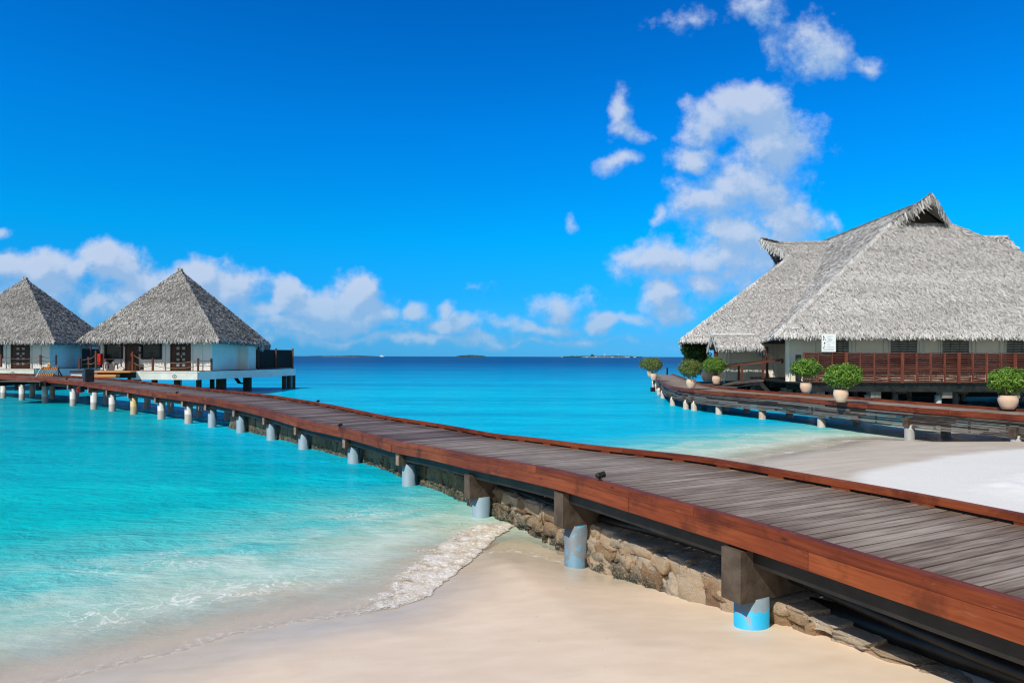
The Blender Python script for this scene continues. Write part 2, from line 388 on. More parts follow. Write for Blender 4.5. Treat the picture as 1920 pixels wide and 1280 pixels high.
def vnoise(x, y, seed=0):
    xi = np.floor(x).astype(np.int64); yi = np.floor(y).astype(np.int64); fx = x - xi; fy = y - yi
    fx = fx * fx * (3 - 2 * fx); fy = fy * fy * (3 - 2 * fy)
    def h(a, b):
        n = (a * 374761393 + b * 668265263 + seed * 1442695041) & 0x7fffffff
        n = ((n ^ (n >> 13)) * 1274126177) & 0x7fffffff
        return ((n ^ (n >> 16)) & 0xffff) / 65535.0
    return (h(xi, yi) * (1 - fx) + h(xi + 1, yi) * fx) * (1 - fy) + (h(xi, yi + 1) * (1 - fx) + h(xi + 1, yi + 1) * fx) * fy
def fbm(x, y, seed=0, o=4):
    t = 0; a = .5
    for k in range(o): t = t + a * vnoise(x * 2 ** k, y * 2 ** k, seed + k); a *= .5
    return t / (1 - .5 ** o)
# ---------------------------------------------------------------- shoreline, sand and sea
SH_PX = [(-500,1460),(-200,1360),(20,1300),(150,1268),(250,1243),(330,1225),(460,1185),(600,1160),(730,1138),(800,1108),(848,1070),(888,1040),(960,1033),(1060,1058),(1150,1078)]
SHORE = [atz(x, y, 0)[:2] for x, y in SH_PX]
SHORE += [np.array(p) for p in ((1.5, 9.2), (2.2, 11.5), (3.4, 14.0), (5.2, 16.6))]
SHORE += [atz(x, y, 0)[:2] for x, y in ((1410,861),(1478,850),(1550,838),(1600,827),(1660,824),(1725,829))]
SHORE += [np.array(p) for p in ((14.2, 22.6), (15.3, 24.6), (18, 25.6), (24, 26.6), (40, 28), (120, 30))]
SHORE = np.array([SHORE[0] + np.array([-30, -16])] + list(SHORE))
LANDPOLY = np.vstack([SHORE, [[120, -60], [-40, -60]]])
def seg_dist(x, y, L):
    d = np.full(x.shape, 1e9)
    for a, b in zip(L[:-1], L[1:]):
        ab = b - a; t = np.clip(((x - a[0]) * ab[0] + (y - a[1]) * ab[1]) / (ab @ ab), 0, 1)
        d = np.minimum(d, np.hypot(x - a[0] - t * ab[0], y - a[1] - t * ab[1]))
    return d
def inside(x, y, P):
    c = np.zeros(x.shape, bool); n = len(P)
    for i in range(n):
        x1, y1 = P[i]; x2, y2 = P[(i + 1) % n]
        c ^= ((y1 > y) != (y2 > y)) & (x < (x2 - x1) * (y - y1) / (y2 - y1 + 1e-12) + x1)
    return c
def shore_d(x, y):
    """signed distance to the waterline: + on land"""
    d = seg_dist(x, y, SHORE); return np.where(inside(x, y, LANDPOLY), d, -d)
def sand_h(d, x, y):
    up = np.where(d < 3.0, .118 * d, .354 + .045 * (d - 3.0)); up = np.minimum(up, .75)
    h = np.where(d > 0, up, np.maximum(.11 * d, -1.6))
    return h + .012 * (fbm(x * .7, y * .7, 3) - .5) * np.clip(d, 0, 2)
def sand_z(x, y):
    a, b = np.array([float(x)]), np.array([float(y)]); return float(sand_h(shore_d(a, b), a, b)[0])
# sand sheet
gx = np.concatenate([np.linspace(-60, -9, 30)[:-1], np.linspace(-9, 22, 330), np.linspace(22, 110, 40)[1:]])
gy = np.concatenate([np.linspace(-40, 1, 16)[:-1], np.linspace(1, 30, 320), np.linspace(30, 120, 30)[1:]])
X, Y = np.meshgrid(gx, gy, indexing='ij'); d = shore_d(X, Y)
wetline = np.array([[4.0, 9.0], atz(1594, 896, .25)[:2], atz(1680, 878, .25)[:2], atz(1755, 864, .25)[:2], atz(1835, 857, .25)[:2], atz(1912, 852, .25)[:2], [22, 20.2], [40, 20.5]])
dryside = inside(X, Y, np.vstack([wetline, [[40, -30], [4, -30]]])); dry = seg_dist(X, Y, wetline) * np.where(dryside, 1, -1)
rough_line = np.array([[8.3, 9.5], atz(1785, 930, .3)[:2], atz(1850, 908, .3)[:2], atz(1912, 897, .3)[:2], [30, 17]])
rs_ = inside(X, Y, np.vstack([rough_line, [[30, -30], [8.3, -30]]])); rough_d = seg_dist(X, Y, rough_line) * np.where(rs_, 1, -1)
Z = sand_h(d, X, Y)
rf = np.clip(rough_d / .8, 0, 1); Z = Z + rf * (.05 + .13 * (fbm(X * 2.6, Y * 2.6, 9) - .5))
V = np.stack([X, Y, Z], -1).reshape(-1, 3)
m, n, b = newmat('sand'); M['sand'] = m
tc = n.n('ShaderNodeTexCoord').outputs['Object']
dd = n.attr('shore'); dr = n.attr('dry'); rg = n.attr('rough')
nz = n.noise(tc, .9, 4); nf = n.noise(tc, 60, 3); ns = n.noise(n.scale(tc, 1, 2.2, 1), 2.2, 5)
damp = n.ramp(ns, [(.3, (.70, .55, .40)), (.7, (.78, .63, .475))])
wet = n.ramp(ns, [(.3, (.53, .435, .32)), (.7, (.62, .515, .39))])
dryc = n.ramp(nf, [(.3, (.72, .695, .625)), (.7, (.80, .775, .705))])
wf = n.m('MULTIPLY', n.ss(n.m('ADD', dd, n.m('MULTIPLY', n.m('SUBTRACT', nz, .5), .9)), 1.3, .2), n.ss(dd, -.5, .05))
c = n.mix(wf, damp, wet)
greyw = n.ss(n.attr('east'), .2, 1.0)
c = n.mix(n.m('MULTIPLY', greyw, .75), c, n.ramp(n.noise(n.scale(tc, .5, 3.5, 1), 1.6, 5), [(.3, (.35, .315, .25)), (.7, (.55, .49, .40))]))
c = n.mix(n.ss(n.m('ADD', dr, n.m('MULTIPLY', n.m('SUBTRACT', nz, .5), .7)), -.08, .50), c, dryc)
c = n.mix(n.m('MULTIPLY', n.ss(rg, 0, .5), .6), c, (.83, .81, .745))
spk = n.m('MAXIMUM', n.ss(n.noise(tc, 26, 2, .4), .755, .78), n.m('MULTIPLY', n.ss(n.noise(tc, 75, 2, .4), .74, .77), .7))
c = n.mix(n.m('MULTIPLY', spk, .55), c, (.30, .24, .19))
n.link(c, b.inputs['Base Color'])
rr = n.mix(wf, (.55, .55, .55), (.22, .22, .22)); n.link(rr, b.inputs['Roughness'])
b.inputs['Specular IOR Level'].default_value = .35
hb = n.m('ADD', n.m('MULTIPLY', nf, .35), n.m('ADD', n.m('MULTIPLY', n.noise(tc, 6, 5), .9), n.m('MULTIPLY', n.noise(tc, 260, 2), .25)))
bs = n.n('ShaderNodeBump'); n.link(hb, bs.inputs['Height']); bs.inputs['Distance'].default_value = .012
n.link(n.m('MULTIPLY_ADD', n.ss(dr, 0, .6), .55, .16), bs.inputs['Strength']); n.link(bs.outputs[0], b.inputs['Normal'])
# east flag: right of the jetty line
east = ((X - 2.1) * .87 + (Y - 6) * .5)
o = np_mesh('sand', V, grid_faces(len(gx), len(gy)), m, smooth=True, attrs={'shore': d, 'dry': dry, 'rough': rough_d, 'east': east - 1.0})
props(o, 'smooth pale sand beach sloping down under the turquoise sea', 'beach', kind='structure')
# sea sheet, finer near the beach
rr_ = np.concatenate([np.geomspace(4.2, 60, 430)[:-1], np.geomspace(60, 30000, 150)])
th = np.linspace(R(-128), R(128), 760)
RR, TT = np.meshgrid(rr_, th, indexing='ij'); X = RR * np.sin(TT); Y = RR * np.cos(TT); d = -shore_d(X, Y)
keep = (d > -1.2)
amp = np.clip(d / 3, 0, 1) * np.clip(60 / RR, 0, 1)
Z = amp * .05 * (fbm(X * .55 + 9, Y * 1.1, 21, 3) - .5) + np.clip(d / 1.5, 0, 1) * np.clip(25 / RR, 0, 1) * .028 * (fbm(X * 2.6, Y * 4.2, 5, 3) - .5)
Z = np.where(d < 0, Z - .05, Z)
bay = -((X - 2.0) * .80 + (Y - 6.5) * .60 - .012 * (Y - 6.5) ** 2 * 0)
V = np.stack([X, Y, Z], -1).reshape(-1, 3); FF = grid_faces(len(rr_), len(th)); kf = keep.reshape(-1)[FF].all(1)
m, n, b = newmat('sea_water'); M['sea'] = m
pos = n.n('ShaderNodeNewGeometry').outputs['Position']; sp = n.n('ShaderNodeSeparateXYZ'); n.link(pos, sp.inputs[0])
d_ = n.attr('depth'); side = n.attr('bay')
big = n.noise(n.scale(pos, .06, .16, 0), 1.0, 4); mid_ = n.noise(n.scale(pos, .35, .8, 0), 1.0, 4)
lg = n.m('LOGARITHM', n.m('MAXIMUM', n.m('ADD', sp.outputs[1], n.m('MULTIPLY', n.m('SUBTRACT', big, .5), n.m('MULTIPLY', sp.outputs[1], .55))), 5.0), 10.0)
t = n.m('DIVIDE', n.m('SUBTRACT', lg, 1.0), 2.0)      # 0 = 10 m, 1 = 1000 m
def lv(Ym): return (math.log10(Ym) - 1) / 2
open_c = n.ramp(t, [(lv(12), (.001, .50, .60)), (lv(22), (.001, .49, .70)), (lv(45), (.001, .49, .72)), (lv(75), (.001, .38, .65)), (lv(115), (.001, .255, .50)), (lv(200), (.001, .13, .34)), (lv(330), (.001, .072, .24)), (lv(900), (.001, .062, .21))])
bay_c = n.ramp(t, [(lv(10), (.001, .52, .52)), (lv(16), (.001, .46, .53)), (lv(24), (.001, .385, .465)), (lv(36), (.001, .34, .42)), (lv(60), (.001, .29, .42)), (lv(115), (.001, .22, .45)), (lv(200), (.001, .13, .34)), (lv(330), (.001, .072, .24))])
wcol = n.mix(n.ss(side, -1.0, 1.0), open_c, bay_c)
strk = n.noise(n.scale(pos, .018, .13, 0), 1.0, 8, .62); strk2 = n.noise(n.scale(pos, .12, .6, 0), 1.0, 6, .62)
wcol = n.mix(1.0, wcol, n.ramp(n.m('ADD', n.m('MULTIPLY', strk, .6), n.m('MULTIPLY', strk2, .4)), [(.36, (.58, .70, .78)), (.5, (1, 1, 1)), (.64, (1.3, 1.17, 1.09))]), 'MULTIPLY')
wcol = n.mix(1.0, wcol, n.ramp(mid_, [(.25, (.80, .86, .89)), (.55, (1, 1, 1)), (.8, (1.12, 1.08, 1.05))]), 'MULTIPLY')
dn = n.m('ADD', d_, n.m('MULTIPLY', n.m('SUBTRACT', n.noise(n.scale(pos, .55, .9, 0), 1.0, 5, .6), .5), 3.2))
shal = n.mix(n.ss(dn, .0, 2.2), (.67, .58, .40), (.38, .57, .46))
shal = n.mix(n.ss(dn, 1.6, 3.6), shal, (.12, .54, .51))
wc = n.mix(n.ss(dn, 2.6, 6.6), shal, wcol)
milk = n.m('MULTIPLY', n.ss(n.noise(n.scale(pos, .8, 1.3, 0), 1.0, 7, .62, .7), .40, .66), n.m('MULTIPLY', n.ss(d_, .05, .8), n.ss(d_, 5.4, 1.6)))
wc = n.mix(n.m('MULTIPLY', milk, .66), wc, (.64, .74, .64))
# foam: torn lace lines that follow the shore plus the wash at the edge
v1 = n.noise(n.scale(pos, 1.0, 1.0, 0), 3.2, 6, .62, .8); v2 = n.noise(pos, 13, 4, .6)
def band(c0, w0, wob):
    q = n.m('ABSOLUTE', n.m('SUBTRACT', n.m('ADD', d_, n.m('MULTIPLY', n.m('SUBTRACT', n.noise(n.scale(pos, .8, .8, 0), 1.0, 4), .5), wob)), c0))
    return n.ss(q, w0, 0)
lace = n.ss(n.m('ABSOLUTE', n.m('SUBTRACT', v1, .5)), .035, .0)
fo = n.m('MULTIPLY', lace, n.m('MAXIMUM', n.m('MULTIPLY', band(1.35, .75, 1.4), 1.0), n.m('MULTIPLY', band(3.1, .9, 2.2), .75)))
fo = n.m('MULTIPLY', fo, n.ss(n.noise(n.scale(pos, .45, .45, 0), 1.0, 3), .44, .62))
edge = n.m('MULTIPLY', n.ss(n.m('ADD', d_, n.m('MULTIPLY', n.m('SUBTRACT', v1, .5), .5)), .34, .02), n.ss(v2, .40, .62))
foam = n.m('MAXIMUM', n.m('MULTIPLY', fo, n.ss(v2, .3, .55)), n.m('MULTIPLY', edge, .55), clamp=True)
east_f = n.m('MULTIPLY', n.m('MULTIPLY', n.ss(side, 0, -2), n.ss(d_, 1.7, .1)), n.ss(n.noise(n.scale(pos, 1.3, 3.0, 0), 1.0, 6, .65), .44, .66))
foam = n.m('MAXIMUM', foam, n.m('MULTIPLY', east_f, .75))
wc = n.mix(foam, wc, (.80, .80, .77))
hgt = n.m('ADD', n.m('MULTIPLY', n.noise(n.scale(pos, .75, 1.7, 0), 1.0, 6, .60, .6), 1.0), n.m('MULTIPLY', n.noise(n.scale(pos, 4, 8.5, 0), 1.0, 4, .6), .36))
bp = n.n('ShaderNodeBump'); n.link(hgt, bp.inputs['Height']); bp.inputs['Distance'].default_value = .26; n.link(n.ss(d_, .2, 5.0, .16, .72), bp.inputs['Strength'])
dif = n.n('ShaderNodeBsdfDiffuse'); n.link(wc, dif.inputs[0]); n.link(bp.outputs[0], dif.inputs['Normal'])
glo = n.n('ShaderNodeBsdfGlossy'); glo.inputs['Roughness'].default_value = .10; n.link(bp.outputs[0], glo.inputs['Normal'])
fr = n.n('ShaderNodeFresnel'); fr.inputs[0].default_value = 1.28; n.link(bp.outputs[0], fr.inputs['Normal'])
ff = n.m('MINIMUM', n.m('MULTIPLY', fr.outputs[0], .60), .17); ff = n.m('MULTIPLY', ff, n.m('SUBTRACT', 1.0, foam))
tr = n.n('ShaderNodeBsdfTransparent'); al = n.ss(n.m('ADD', d_, n.m('MULTIPLY', n.m('SUBTRACT', v1, .5), .4)), -.05, 1.6, .30, 1.0); al = n.m('MAXIMUM', al, foam)
m1 = n.n('ShaderNodeMixShader'); n.link(al, m1.inputs[0]); n.link(tr.outputs[0], m1.inputs[1]); n.link(dif.outputs[0], m1.inputs[2])
m2 = n.n('ShaderNodeMixShader'); n.link(ff, m2.inputs[0]); n.link(m1.outputs[0], m2.inputs[1]); n.link(glo.outputs[0], m2.inputs[2])
n.link(m2.outputs[0], m.node_tree.nodes['Material Output'].inputs[0])
used = np.unique(FF[kf]); remap = np.full(len(V), -1); remap[used] = np.arange(len(used))
o = np_mesh('sea', V[used], remap[FF[kf]], m, smooth=True, attrs={'depth': d.reshape(-1)[used], 'bay': bay.reshape(-1)[used]})
props(o, 'clear turquoise sea deepening to blue at the horizon', 'sea', kind='structure')
# breaking wash: a lumpy roll of foam at the edge of the bay
fp = np.array([atz(x, y, 0)[:2] for x, y in ((190,1262),(330,1228),(460,1187),(600,1163),(670,1152),(735,1139),(785,1118),(820,1093),(850,1069),(880,1041),(915,1012),(950,990),(975,975))])
seg = np.linalg.norm(np.diff(fp, axis=0), axis=1); cs = np.r_[0, np.cumsum(seg)]
sv = np.arange(0, cs[-1], .016); px_ = np.interp(sv, cs, fp[:, 0]); py_ = np.interp(sv, cs, fp[:, 1])
k = 22; px_ = np.convolve(np.pad(px_, k, 'edge'), np.ones(2 * k + 1) / (2 * k + 1), 'valid'); py_ = np.convolve(np.pad(py_, k, 'edge'), np.ones(2 * k + 1) / (2 * k + 1), 'valid')
tx = np.gradient(px_); ty = np.gradient(py_); L = np.hypot(tx, ty); nx, ny = -ty / L, tx / L     # seaward
wv = np.linspace(-.14, 1.7, 110); S2, W2 = np.meshgrid(sv, wv, indexing='ij')
wob = .16 * (fbm(sv * 2.2, sv * 0, 31) - .5) + .08 * (fbm(sv * 9, sv * 0 + 2, 33) - .5)
XX = px_[:, None] + nx[:, None] * (W2 + wob[:, None]); YY = py_[:, None] + ny[:, None] * (W2 + wob[:, None])
sfrac = S2 / cs[-1]
strong = np.clip((sfrac - .24) / .30, 0, 1) * np.clip((1 - sfrac) / .09, 0, 1)     # the roll is full from the middle to the wall, a thin lip to the left
prof = np.clip((W2 + .14) / .12, 0, 1) ** .7 * np.clip((1.7 - W2) / 1.6, 0, 1) ** 2.2
lump = fbm(XX * 7, YY * 7, 41, 4); lump2 = fbm(XX * 30, YY * 30, 47, 3)
hh = prof * (.004 + strong * (.008 + .045 * np.clip(lump - .38, 0, 1) + .030 * np.clip(lump2 - .38, 0, 1)) * (.4 + 1.1 * fbm(S2 * 1.3, S2 * 0 + 3, 51)))
ZZ = sand_h(shore_d(XX, YY), XX, YY).clip(0) + hh + .003
cover = np.clip((W2 + .14) / .05, 0, 1) * (.22 * np.exp(-((W2 - .02) / .10) ** 2) * np.clip(sfrac / .1, 0, 1) + strong * (.85 * np.clip(1 - np.abs(W2 - .17) / .46, 0, 1) ** .8 + .58 * np.clip(1 - W2 / 1.7, 0, 1) ** .8))
m, n, b = newmat('foam'); M['foam'] = m
tc = n.n('ShaderNodeTexCoord').outputs['Object']
f1 = n.noise(tc, 5, 8, .68, .7); f2 = n.noise(tc, 48, 5, .65); f3 = n.noise(tc, 1.6, 3)
mask = n.ss(n.m('ADD', n.m('MULTIPLY', n.attr('cover'), .95), n.m('ADD', n.m('ADD', n.m('MULTIPLY', n.m('SUBTRACT', f1, .5), 1.5), n.m('MULTIPLY', n.m('SUBTRACT', f3, .5), .7)), n.m('MULTIPLY', n.m('SUBTRACT', f2, .5), 1.0))), .34, .88)
n.link(n.ramp(n.m('ADD', n.m('MULTIPLY', f1, .5), n.m('MULTIPLY', f2, .5)), [(.37, (.50, .40, .28)), (.46, (.70, .60, .46)), (.54, (.82, .76, .66)), (.62, (.89, .87, .83))]), b.inputs['Base Color'])
b.inputs['Roughness'].default_value = .3; n.link(n.bump(f2, .6, .02), b.inputs['Normal'])
trn = n.n('ShaderNodeBsdfTransparent'); mxs = n.n('ShaderNodeMixShader'); n.link(n.m('MULTIPLY', mask, .93), mxs.inputs[0]); n.link(trn.outputs[0], mxs.inputs[1]); n.link(b.outputs[0], mxs.inputs[2])
n.link(mxs.outputs[0], m.node_tree.nodes['Material Output'].inputs[0])
o = np_mesh('foam', np.stack([XX, YY, ZZ], -1).reshape(-1, 3), grid_faces(len(sv), len(wv)), M['foam'], smooth=True, attrs={'cover': cover})
props(o, 'white foam of the small breaking wave along the sand edge', 'foam', kind='stuff')
# ---------------------------------------------------------------- paths
class Path:
    def __init__(s, P, step=.05, sm_xy=1.2, sm_z=.5):
        P = np.array(P, float); cs = np.r_[0, np.cumsum(np.linalg.norm(np.diff(P[:, :2], axis=0), axis=1))]
        q = np.arange(0, cs[-1], step); A = np.stack([np.interp(q, cs, P[:, i]) for i in range(3)], 1)
        for i in range(3):
            k = int((sm_xy if i < 2 else sm_z) / step)
            for _ in range(2):
                pad = np.r_[2 * A[0, i] - A[k:0:-1, i], A[:, i], 2 * A[-1, i] - A[-2:-k - 2:-1, i]]
                A[:, i] = np.convolve(pad, np.ones(2 * k + 1) / (2 * k + 1), 'valid')
        s.A = A; s.cs = np.r_[0, np.cumsum(np.linalg.norm(np.diff(A[:, :2], axis=0), axis=1))]; s.L = s.cs[-1]
        t = np.gradient(A[:, :2], axis=0); k = 10
        for i in range(2): t[:, i] = np.convolve(np.pad(t[:, i], k, 'edge'), np.ones(2 * k + 1) / (2 * k + 1), 'valid')
        s.T = t / np.linalg.norm(t, axis=1)[:, None]
    def p(s, d, o=0.0, z=0.0):
        a = [np.interp(d, s.cs, s.A[:, i]) for i in range(3)]; t = s.t(d)
        return np.array([a[0] + t[1] * o, a[1] - t[0] * o, a[2] + z])
    def t(s, d):
        t = np.array([np.interp(d, s.cs, s.T[:, i]) for i in range(2)]); return t / np.linalg.norm(t)
    def near(s, q):
        i = np.argmin(np.hypot(s.A[:, 0] - q[0], s.A[:, 1] - q[1])); t = s.T[i]; e = np.array(q[:2]) - s.A[i, :2]
        return s.cs[i], e[0] * t[1] - e[1] * t[0]
    def strip(s, mb, d0, d1, o0, o1, z0, z1, piece=3.2, gap=.004, step=.4, mi=0, jit=0.0):
        """board along the path from d0 to d1 in pieces, between offsets and heights"""
        d = d0; k = 0
        while d < d1 - .02:
            e = min(d + piece * (.85 + .3 * rnd.random()), d1)
            if d1 - e < .5: e = d1
            nn = max(1, int((e - d) / step)); off = rnd.random() * 50; j = (rnd.random() - .5) * jit; b = len(mb.v)
            ds = np.linspace(d + gap / 2, e - gap / 2, nn + 1)
            for x in ds:
                for (o, z) in ((o0 - j, z0), (o1, z0), (o1, z1), (o0 - j, z1)): mb.v.append(tuple(s.p(x, o, z)))
            W, Hh = abs(o1 - o0), abs(z1 - z0); acc = [0, W, W + Hh, 2 * W + Hh, 2 * W + 2 * Hh]
            for i in range(nn):
                for q in range(4):
                    q2 = (q + 1) % 4; u0, u1 = off + ds[i], off + ds[i + 1]
                    mb.quad_uv((b + i * 4 + q, b + i * 4 + q2, b + i * 4 + 4 + q2, b + i * 4 + 4 + q), [(u0, off + acc[q]), (u0, off + acc[q + 1]), (u1, off + acc[q + 1]), (u1, off + acc[q])], mi)
            mb.quad_uv((b + 3, b + 2, b + 1, b), [(off, off)] * 4, mi); e4 = b + nn * 4
            mb.quad_uv((e4, e4 + 1, e4 + 2, e4 + 3), [(off, off)] * 4, mi)
            d = e
    def boards(s, mb, d0, d1, o0, o1, z, pitch, gap, th, mi=0, skip=None):
        d = d0
        while d < d1:
            e = d + pitch - gap; dz = (rnd.random() - .5) * .004
            P = [s.p(d, o0, z - th + dz), s.p(d, o1, z - th + dz), s.p(e, o1, z - th + dz), s.p(e, o0, z - th + dz),
                 s.p(d, o0, z + dz), s.p(d, o1, z + dz), s.p(e, o1, z + dz), s.p(e, o0, z + dz)]
            mb.hexa(P, (abs(o1 - o0), pitch - gap, th, 10.0 * rnd.randint(0, 40)), mi=mi); d += pitch
# ---------------------------------------------------------------- the long jetty
KZ = [(1917,1130,1.30),(1821,1100,1.30),(1697,1062,1.30),(1534,1014,1.31),(1389,974,1.32),(1240,935,1.31),(1122,901,1.30),(1037,880,1.28),(938,861,1.18),(874,851,1.10),(796,834,1.02),(740,828,.945),(679,810,.93),(640,800,.92),(575,790,.92),(498,767,1.02),(433,753,1.10),(400,747,1.15),(352,740,1.185),(300,735,1.205),(240,726,1.27),(173,718,1.35),(132,712,1.41),(100,710,1.44),(30,704.7,1.48)]
KP = [atz(*k) for k in KZ]
first = KP[0]; KP = [first + np.array([.43, -.9, 0]) * 7, first + np.array([.43, -.9, 0]) * 3.5] + KP
last = KP[-1]; KP += [last + np.array([-.82, .57, 0]) * 4, last + np.array([-.88, .47, 0]) * 12]
J = Path(KP, sm_xy=1.6, sm_z=.35)
W = 2.5
jetty = thing('jetty', (*J.p(9)[:2], 0), 'long curving timber jetty on round piles, from the beach to the left villas', 'jetty')
seam_s, _ = J.near(atz(785, 830, .93))
mb = MB(); J.boards(mb, 0, seam_s, .085, W - .085, -.085, .140, .019, .035); mb.build('deck', M['deck_grey'], jetty, label='greyer weathered boards at the beach end')
mb = MB(); J.boards(mb, seam_s + .01, J.L, .085, W - .085, -.085, .135, .011, .035); mb.build('deck', M['deck_brown'], jetty, label='darker brown boards of the seaward end')
mb = MB(); J.strip(mb, 0, J.L - 2, 0, .09, -.095, 0, 3.4, .005, jit=.006); mb.build('kerb_rail', M['stain'], jetty)
mb = MB(); J.strip(mb, 0, J.L - 2, W - .09, W, -.055, .02, 3.4, .006)
dd_ = 0.4
while dd_ < J.L - 2:
    J.strip(mb, dd_, dd_ + .25, W - .085, W - .01, -.086, -.056, 5); dd_ += .95
mb.build('kerb_rail', M['stain'], jetty)
mb = MB(); J.strip(mb, 0, J.L, .004, .04, -.25, -.098, 2.7, .004, jit=.01); mb.build('fascia_board', M['stain'], jetty)
mb = MB(); J.strip(mb, 0, J.L, W - .04, W - .004, -.25, -.06, 2.7, .004); mb.build('fascia_board', M['stain_dark'], jetty)
for o_ in (.13, .95, 1.6, W - .25):
    mb = MB(); J.strip(mb, 0, J.L, o_, o_ + .12, -.40 if o_ > .2 else -.42, -.125, 6, .003); mb.build('bearer_beam', M['black_beam'], jetty)
PX = [(1409,1183,'pile_blue'),(1081,1060,'pile_patchy'),(902,968,'pile_blue_grey'),(775,908,'pile_blue_grey'),(670,868,'pile_blue_grey'),(588,840,'pile_blue_grey'),(523,823,'pile_blue_grey'),(459,810,'pile_blue_grey'),(404,800,'pile_blue_grey'),(355,793,'pile_white'),(304,785,'pile_white'),(260,776,'pile_yellow'),(222,770,'pile_white'),(176,767,'pile_white'),(137,760,'pile_white'),(95,754,'pile_white'),(54,749,'pile_white'),(12,746,'pile_white')]
def pile(parent, x, y, z0, z1, r, mat, capdir=None, cap_len=(.28, .6), cap_w=.23, cap_h=.42, capmat='concrete_dark', endmat='concrete_end', label=None):
    mb = MB(); n_ = 20; mb.tube([(x, y, z0), (x, y, z1)], r, n_); mb.smooth = False
    o = mb.build('pile', M[mat], parent, label=label)
    for p in o.data.polygons: p.use_smooth = len(p.vertices) == 4
    return o
for i, (px, py, mt) in enumerate(PX):
    q = atz(px, py, .25 if i == 0 else 0.0); s_, of = J.near(q); zt = J.p(s_)[2] - (.30 if i < 2 else .38 if i == 2 else .27)
    of = float(np.clip(of, .10, .5 if i < 3 else .30)); t = J.t(s_); nrm = np.array([t[1], -t[0]]); c = J.p(s_, of)
    if i == 0: c = np.array([q[0], q[1], 0])
    hc = .46 if i < 2 else .40 if i == 2 else .25
    lab = {0: 'pile painted bright blue over grey', 1: 'grey pile with flaking bright blue patches', 11: 'yellowish stained pile'}.get(i)
    po = pile(jetty, c[0], c[1], -1.7, zt - hc + .035, .155, mt, label=lab)
    mb = MB(); a = J.p(s_, of - .27); e = J.p(s_, W - .12)
    a[2] = e[2] = zt - hc / 2 + .02; mb.beam(a, e, .23 if i < 3 else .2, hc)
    cb = mb.build('pile_cap', M['concrete_dark'], po)
    mb = MB(); a2 = J.p(s_, of - .276); a2[2] = zt - hc / 2 + .02 - .03; b2 = J.p(s_, of - .268); b2[2] = a2[2]
    if i > 2: mb.beam(a2, b2, .16, hc - .05); mb.build('cap_end', M['concrete_end'], po)
    c2 = J.p(s_, W - .55); pile(jetty, c2[0], c2[1], -1.7, zt - hc + .1, .155, 'pile_grey')
# black service pipes and a blue hose under the near end
mb = MB(); mb.tube([J.p(s_, .62, -.62 - .05 * math.sin(s_ * 1.1)) for s_ in np.arange(0, seam_s - 1, .4)], .055, 10); mb.smooth = True
o = mb.build('pipe', M['pipe'], org=J.p(4, .62, -.62)); props(o, 'thin black service pipe slung closest under the jetty beams', 'pipe', 'pipes under the jetty')
mb = MB(); mb.tube([(*J.p(s_, .78)[:2], max(sand_z(*J.p(s_, .78)[:2]), .1) + .12) for s_ in np.arange(0, seam_s - 3, .4)], .10, 12); mb.smooth = True
o = mb.build('pipe', M['pipe'], org=(*J.p(4, .78)[:2], .3)); props(o, 'thick black pipe lying on the sand under the jetty', 'pipe', 'pipes under the jetty')
mb = MB(); mb.tube([(*J.p(s_, .55)[:2], sand_z(*J.p(s_, .55)[:2]) + .03) for s_ in np.arange(2.5, 6.2, .3)], .012, 6); mb.smooth = True
o = mb.build('hose', M['hose'], org=(*J.p(4, .5)[:2], .3)); props(o, 'thin blue hose in the shade under the near jetty end', 'hose')
# stone wall and loose rocks
def rock_mesh(mb, c, size, rz, seed, n=12, pw=.45, rough=.12):
    u = np.linspace(-math.pi / 2, math.pi / 2, n); v = np.linspace(0, 2 * math.pi, 2 * n, endpoint=False)
    U, Vv = np.meshgrid(u, v, indexing='ij')
    sg = lambda a: np.sign(a) * np.abs(a) ** pw
    x = sg(np.cos(U)) * sg(np.cos(Vv)); y = sg(np.cos(U)) * sg(np.sin(Vv)); z = sg(np.sin(U))
    k = 1 + rough * (fbm(x * 1.7 + seed * 3.1 + z * 1.3, y * 1.7 + z * 1.9 + seed, int(seed) % 97, 5) - .5) * 2
    x, y, z = x * k * size[0] / 2, y * k * size[1] / 2, z * k * size[2] / 2; cr, sr = math.cos(rz), math.sin(rz)
    b = len(mb.v); A = np.stack([c[0] + x * cr - y * sr, c[1] + x * sr + y * cr, c[2] + z], -1).reshape(-1, 3); mb.v += [tuple(a) for a in A]
    for i in range(n - 1):
        for j in range(2 * n):
            j2 = (j + 1) % (2 * n); mb.f.append((b + i * 2 * n + j, b + i * 2 * n + j2, b + (i + 1) * 2 * n + j2, b + (i + 1) * 2 * n + j))
m, n, b = newmat('wall_stone'); M['wall_stone'] = m
tc = n.n('ShaderNodeTexCoord').outputs['Object']; isl = n.n('ShaderNodeNewGeometry').outputs['Random Per Island']
geo = n.n('ShaderNodeNewGeometry'); s3 = n.n('ShaderNodeSeparateXYZ'); n.link(geo.outputs['Position'], s3.inputs[0])
cc = n.ramp(n.m('ADD', n.m('MULTIPLY', isl, .5), n.m('MULTIPLY', n.noise(tc, 7, 6, .65), .6)), [(.22, (.20, .115, .058)), (.42, (.43, .27, .145)), (.60, (.57, .41, .26)), (.85, (.68, .57, .44))])
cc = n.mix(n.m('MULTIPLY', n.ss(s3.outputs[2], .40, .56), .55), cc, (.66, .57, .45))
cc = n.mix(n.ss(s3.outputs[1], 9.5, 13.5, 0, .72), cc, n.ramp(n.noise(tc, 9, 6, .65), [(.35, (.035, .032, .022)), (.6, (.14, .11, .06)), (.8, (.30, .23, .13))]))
alg = n.m('MULTIPLY', n.ss(s3.outputs[1], 6.6, 7.9), n.ss(n.noise(tc, 7, 6, .65), .38, .52))
